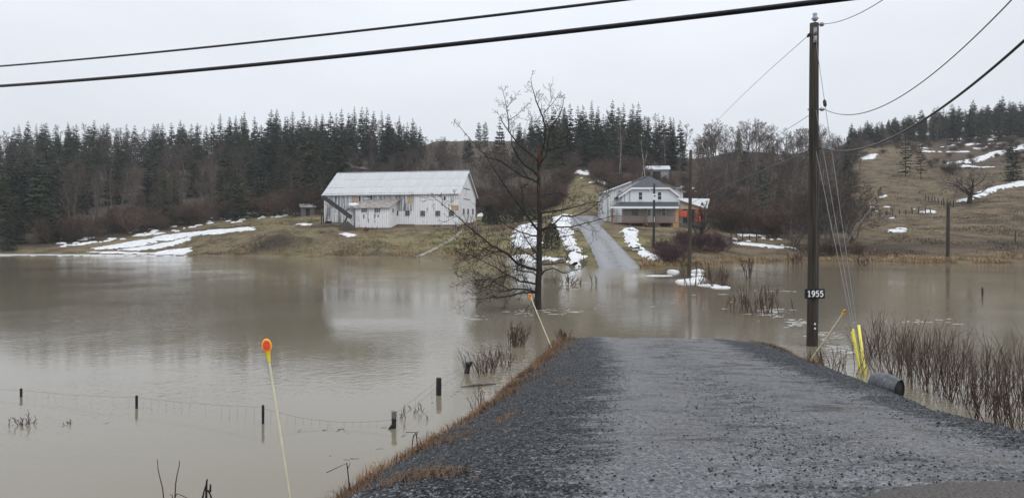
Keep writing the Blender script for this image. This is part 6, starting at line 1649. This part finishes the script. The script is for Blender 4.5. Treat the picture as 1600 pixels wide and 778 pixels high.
def blades(name, pts, mat, lab, seed, hmin, hmax, wid, lean=.9):
    """grass blades too many to count: one object"""
    rs = np.random.RandomState(seed); P0 = np.asarray(pts, float); n = len(P0)
    az = rs.rand(n) * 6.283; L = rs.uniform(hmin, hmax, n); ln = rs.rand(n) * lean + .15
    d = np.stack([np.cos(az) * ln, np.sin(az) * ln, np.ones(n)], -1); d /= np.linalg.norm(d, axis=1)[:, None]
    s = np.stack([-np.sin(az), np.cos(az), np.zeros(n)], -1) * (wid * rs.uniform(.6, 1.4, n))[:, None]
    mid = P0 + d * (L * .55)[:, None]; tip = P0 + d * L[:, None] - np.stack([-np.cos(az) * L * .25, -np.sin(az) * L * .25, L * (.12 + .25 * rs.rand(n))], -1)
    V = np.stack([P0 - s, P0 + s, mid + s * .7, mid - s * .7, tip], 1).reshape(-1, 3); b = 5 * np.arange(n)[:, None]
    tri = np.concatenate([b + np.array([[0, 1, 2]]), b + np.array([[0, 2, 3]]), b + np.array([[3, 2, 4]])])
    return tag(link(name, np_mesh(name, V, tri, M[mat])), lab, 'grass', None, 'stuff')
rs = np.random.RandomState(5)
def along(poly, n, jx, inset):
    poly = np.array(poly, float); sg = np.hypot(*np.diff(poly, axis=0).T); cs = np.concatenate([[0], np.cumsum(sg)]); t = rs.rand(n) * cs[-1]
    x = np.interp(t, cs, poly[:, 0]); y = np.interp(t, cs, poly[:, 1])
    clump_ = np.array([noise.noise(Vector((a * 1.6, b * 1.6, 2))) for a, b in zip(x, y)])
    keep = rs.rand(n) < np.clip(.45 + clump_ * 1.4, .05, 1); x, y = x[keep], y[keep]; k_ = len(x)
    x = x + np.abs(rs.normal(0, jx, k_)) * inset[0] + rs.normal(0, .05, k_); y = y + rs.normal(0, .1, k_) + np.abs(rs.normal(0, jx, k_)) * inset[1]
    return [(a, b, near_z(a, b) - .01) for a, b in zip(x, y) if near_z(a, b) > -.05]
left = [tuple(p) for p in WL[2:12]]; right = [tuple(p) for p in WL[14:23]]
ptsL = along(left, 20000, .32, (.9, -.25)); ptsR = along(right, 9000, .16, (-.9, 0))
blades('dry_grass', ptsL, 'dry_grass', 'matted rust-brown grass along the left edge of the driveway', 1, .05, .24, .004, 1.6)
blades('dry_grass', ptsR, 'dry_grass', 'dry tawny grass fringing the right edge of the driveway', 2, .05, .19, .0045)
# tufts sprouting in the gravel by the left edge
tu = []
for (px, py, n, s) in [(590, 735, 220, .12), (640, 700, 200, .1), (700, 690, 220, .1), (730, 680, 160, .08), (560, 765, 220, .14), (700, 745, 120, .08), (625, 755, 200, .12), (880, 600, 60, .1), (790, 655, 160, .1), (860, 560, 300, .2), (835, 590, 320, .18), (660, 770, 160, .1)]:
    c = None
    for Yc in np.arange(5, 22, .05):
        q = P(px, py, Yc)
        if q.z <= near_z(q.x, q.y): c = q; break
    if c is None: continue
    for _ in range(n): x, y = c.x + rng.gauss(0, s), c.y + rng.gauss(0, s * 1.3); tu.append((x, y, near_z(x, y) - .01))
blades('dry_grass', tu, 'dry_grass', 'small dead tufts sprouting through the gravel on the left', 3, .03, .12, .003, 1.4)
# tall straw on the far banks
fb_ = []
for _ in range(15000):
    px = rng.uniform(1000, 1660); s0 = float(np.interp(px, _keys, [COLS[k][0] for k in _keys])); Y = s0 + abs(rng.gauss(0, 3.2)) + .3; x = (px - 800) / F * Y
    if noise.noise(Vector((x * .25, Y * .25, 6))) > -.12: fb_.append((x, Y, ground(x, Y) - .02))
for _ in range(5000):
    px = rng.uniform(290, 930); s0 = float(np.interp(px, _keys, [COLS[k][0] for k in _keys])); Y = s0 + abs(rng.gauss(0, 2.0)) + .2; x = (px - 800) / F * Y
    if noise.noise(Vector((x * .25, Y * .25, 6))) > 0: fb_.append((x, Y, ground(x, Y) - .02))
blades('straw_grass', fb_, 'straw', 'pale dead grass standing along the far shore', 4, .2, .62, .02)
def field_pts(n, seed, thr, sc, split=.62):
    out = []; rr = random.Random(seed)
    for _ in range(n):
        if rr.random() < split: px = rr.uniform(1310, 1680); Y = 84 + 110 * rr.random() ** 1.3
        else: px = rr.uniform(290, 940); Y = rr.uniform(98, 134)
        x = (px - 800) / F * Y
        if Y < 98 and px < 1000: continue
        if 500 < px < 748 and Y > 111: continue
        if px > 868 and px < 1010: continue
        if noise.noise(Vector((x * sc, Y * sc, seed * 3.3))) > thr and ground(x, Y) > .15: out.append((x, Y, ground(x, Y) - .03))
    return out
blades('field_grass', field_pts(60000, 9, .06, .2), 'straw', 'pale matted dead grass tussocks over the fields', 5, .12, .40, .03, 1.5)
blades('field_grass', field_pts(45000, 10, .08, .17, .22), 'tuft_green', 'olive-green grass growing through the fields', 6, .10, .28, .035, 1.5)
blades('field_weeds', field_pts(60000, 11, .16, .15), 'tuft_dark', 'dark dead weeds in patches over the fields', 7, .15, .48, .03, 1.2)
# bits of straw and twig drifting near the fence and the bank
m = MB(); rr = random.Random(31)
for (cx, cy, sx_, sy_, n) in [(520, 670, 30, 3, 16), (700, 610, 30, 14, 12), (640, 690, 30, 8, 5), (100, 665, 60, 6, 4), (800, 585, 25, 12, 14), (1290, 560, 25, 8, 16), (560, 712, 30, 8, 6)]:
    for _ in range(n):
        c = Wp(rr.gauss(cx, sx_), rr.gauss(cy, sy_)); a_ = rr.uniform(0, 3.14); L = rr.uniform(.01, .06)
        if near_z(c.x, c.y) > -.02: continue
        v = Vector((math.cos(a_), math.sin(a_), 0)) * L; m.tube([c - v, c + Vector((rr.uniform(-.01, .01), 0, .006)), c + v], .0025, 3)
tag(m.build('floating_debris', M['weed']), 'bits of straw and twig drifting by the drowned fence', 'debris', None, 'stuff')
# driftwood and a plastic scrap at the fence
m = MB(); c = Wp(742, 603); m.tube([c + Vector((-.28, -.1, .005)), c + Vector((-.05, 0, .025)), c + Vector((.12, .05, .03)), c + Vector((.42, .2, .005))], [.01, .03, .028, .006], 6)
tag(m.build('driftwood', M['post_grey'], smooth=True), 'pale stick floating between the fence end and the bank', 'driftwood')

# ------------------------------------------------------------------ wet air
m = MB(); m.box(-880, 880, -50, 465, -3.0, 92)
hz = NT('wet_air'); hz.n.remove(hz.b); vol = hz.new('ShaderNodeVolumePrincipled')
vol.inputs['Color'].default_value = (.86, .89, .95, 1); vol.inputs['Density'].default_value = 0.00028; vol.inputs['Anisotropy'].default_value = 0.2
hz.l.new(vol.outputs[0], hz.out.inputs['Volume'])
o = m.build('haze', hz.mat); tag(o, 'thin grey rain haze filling the valley', 'haze', None, 'stuff'); o.display_type = 'WIRE'
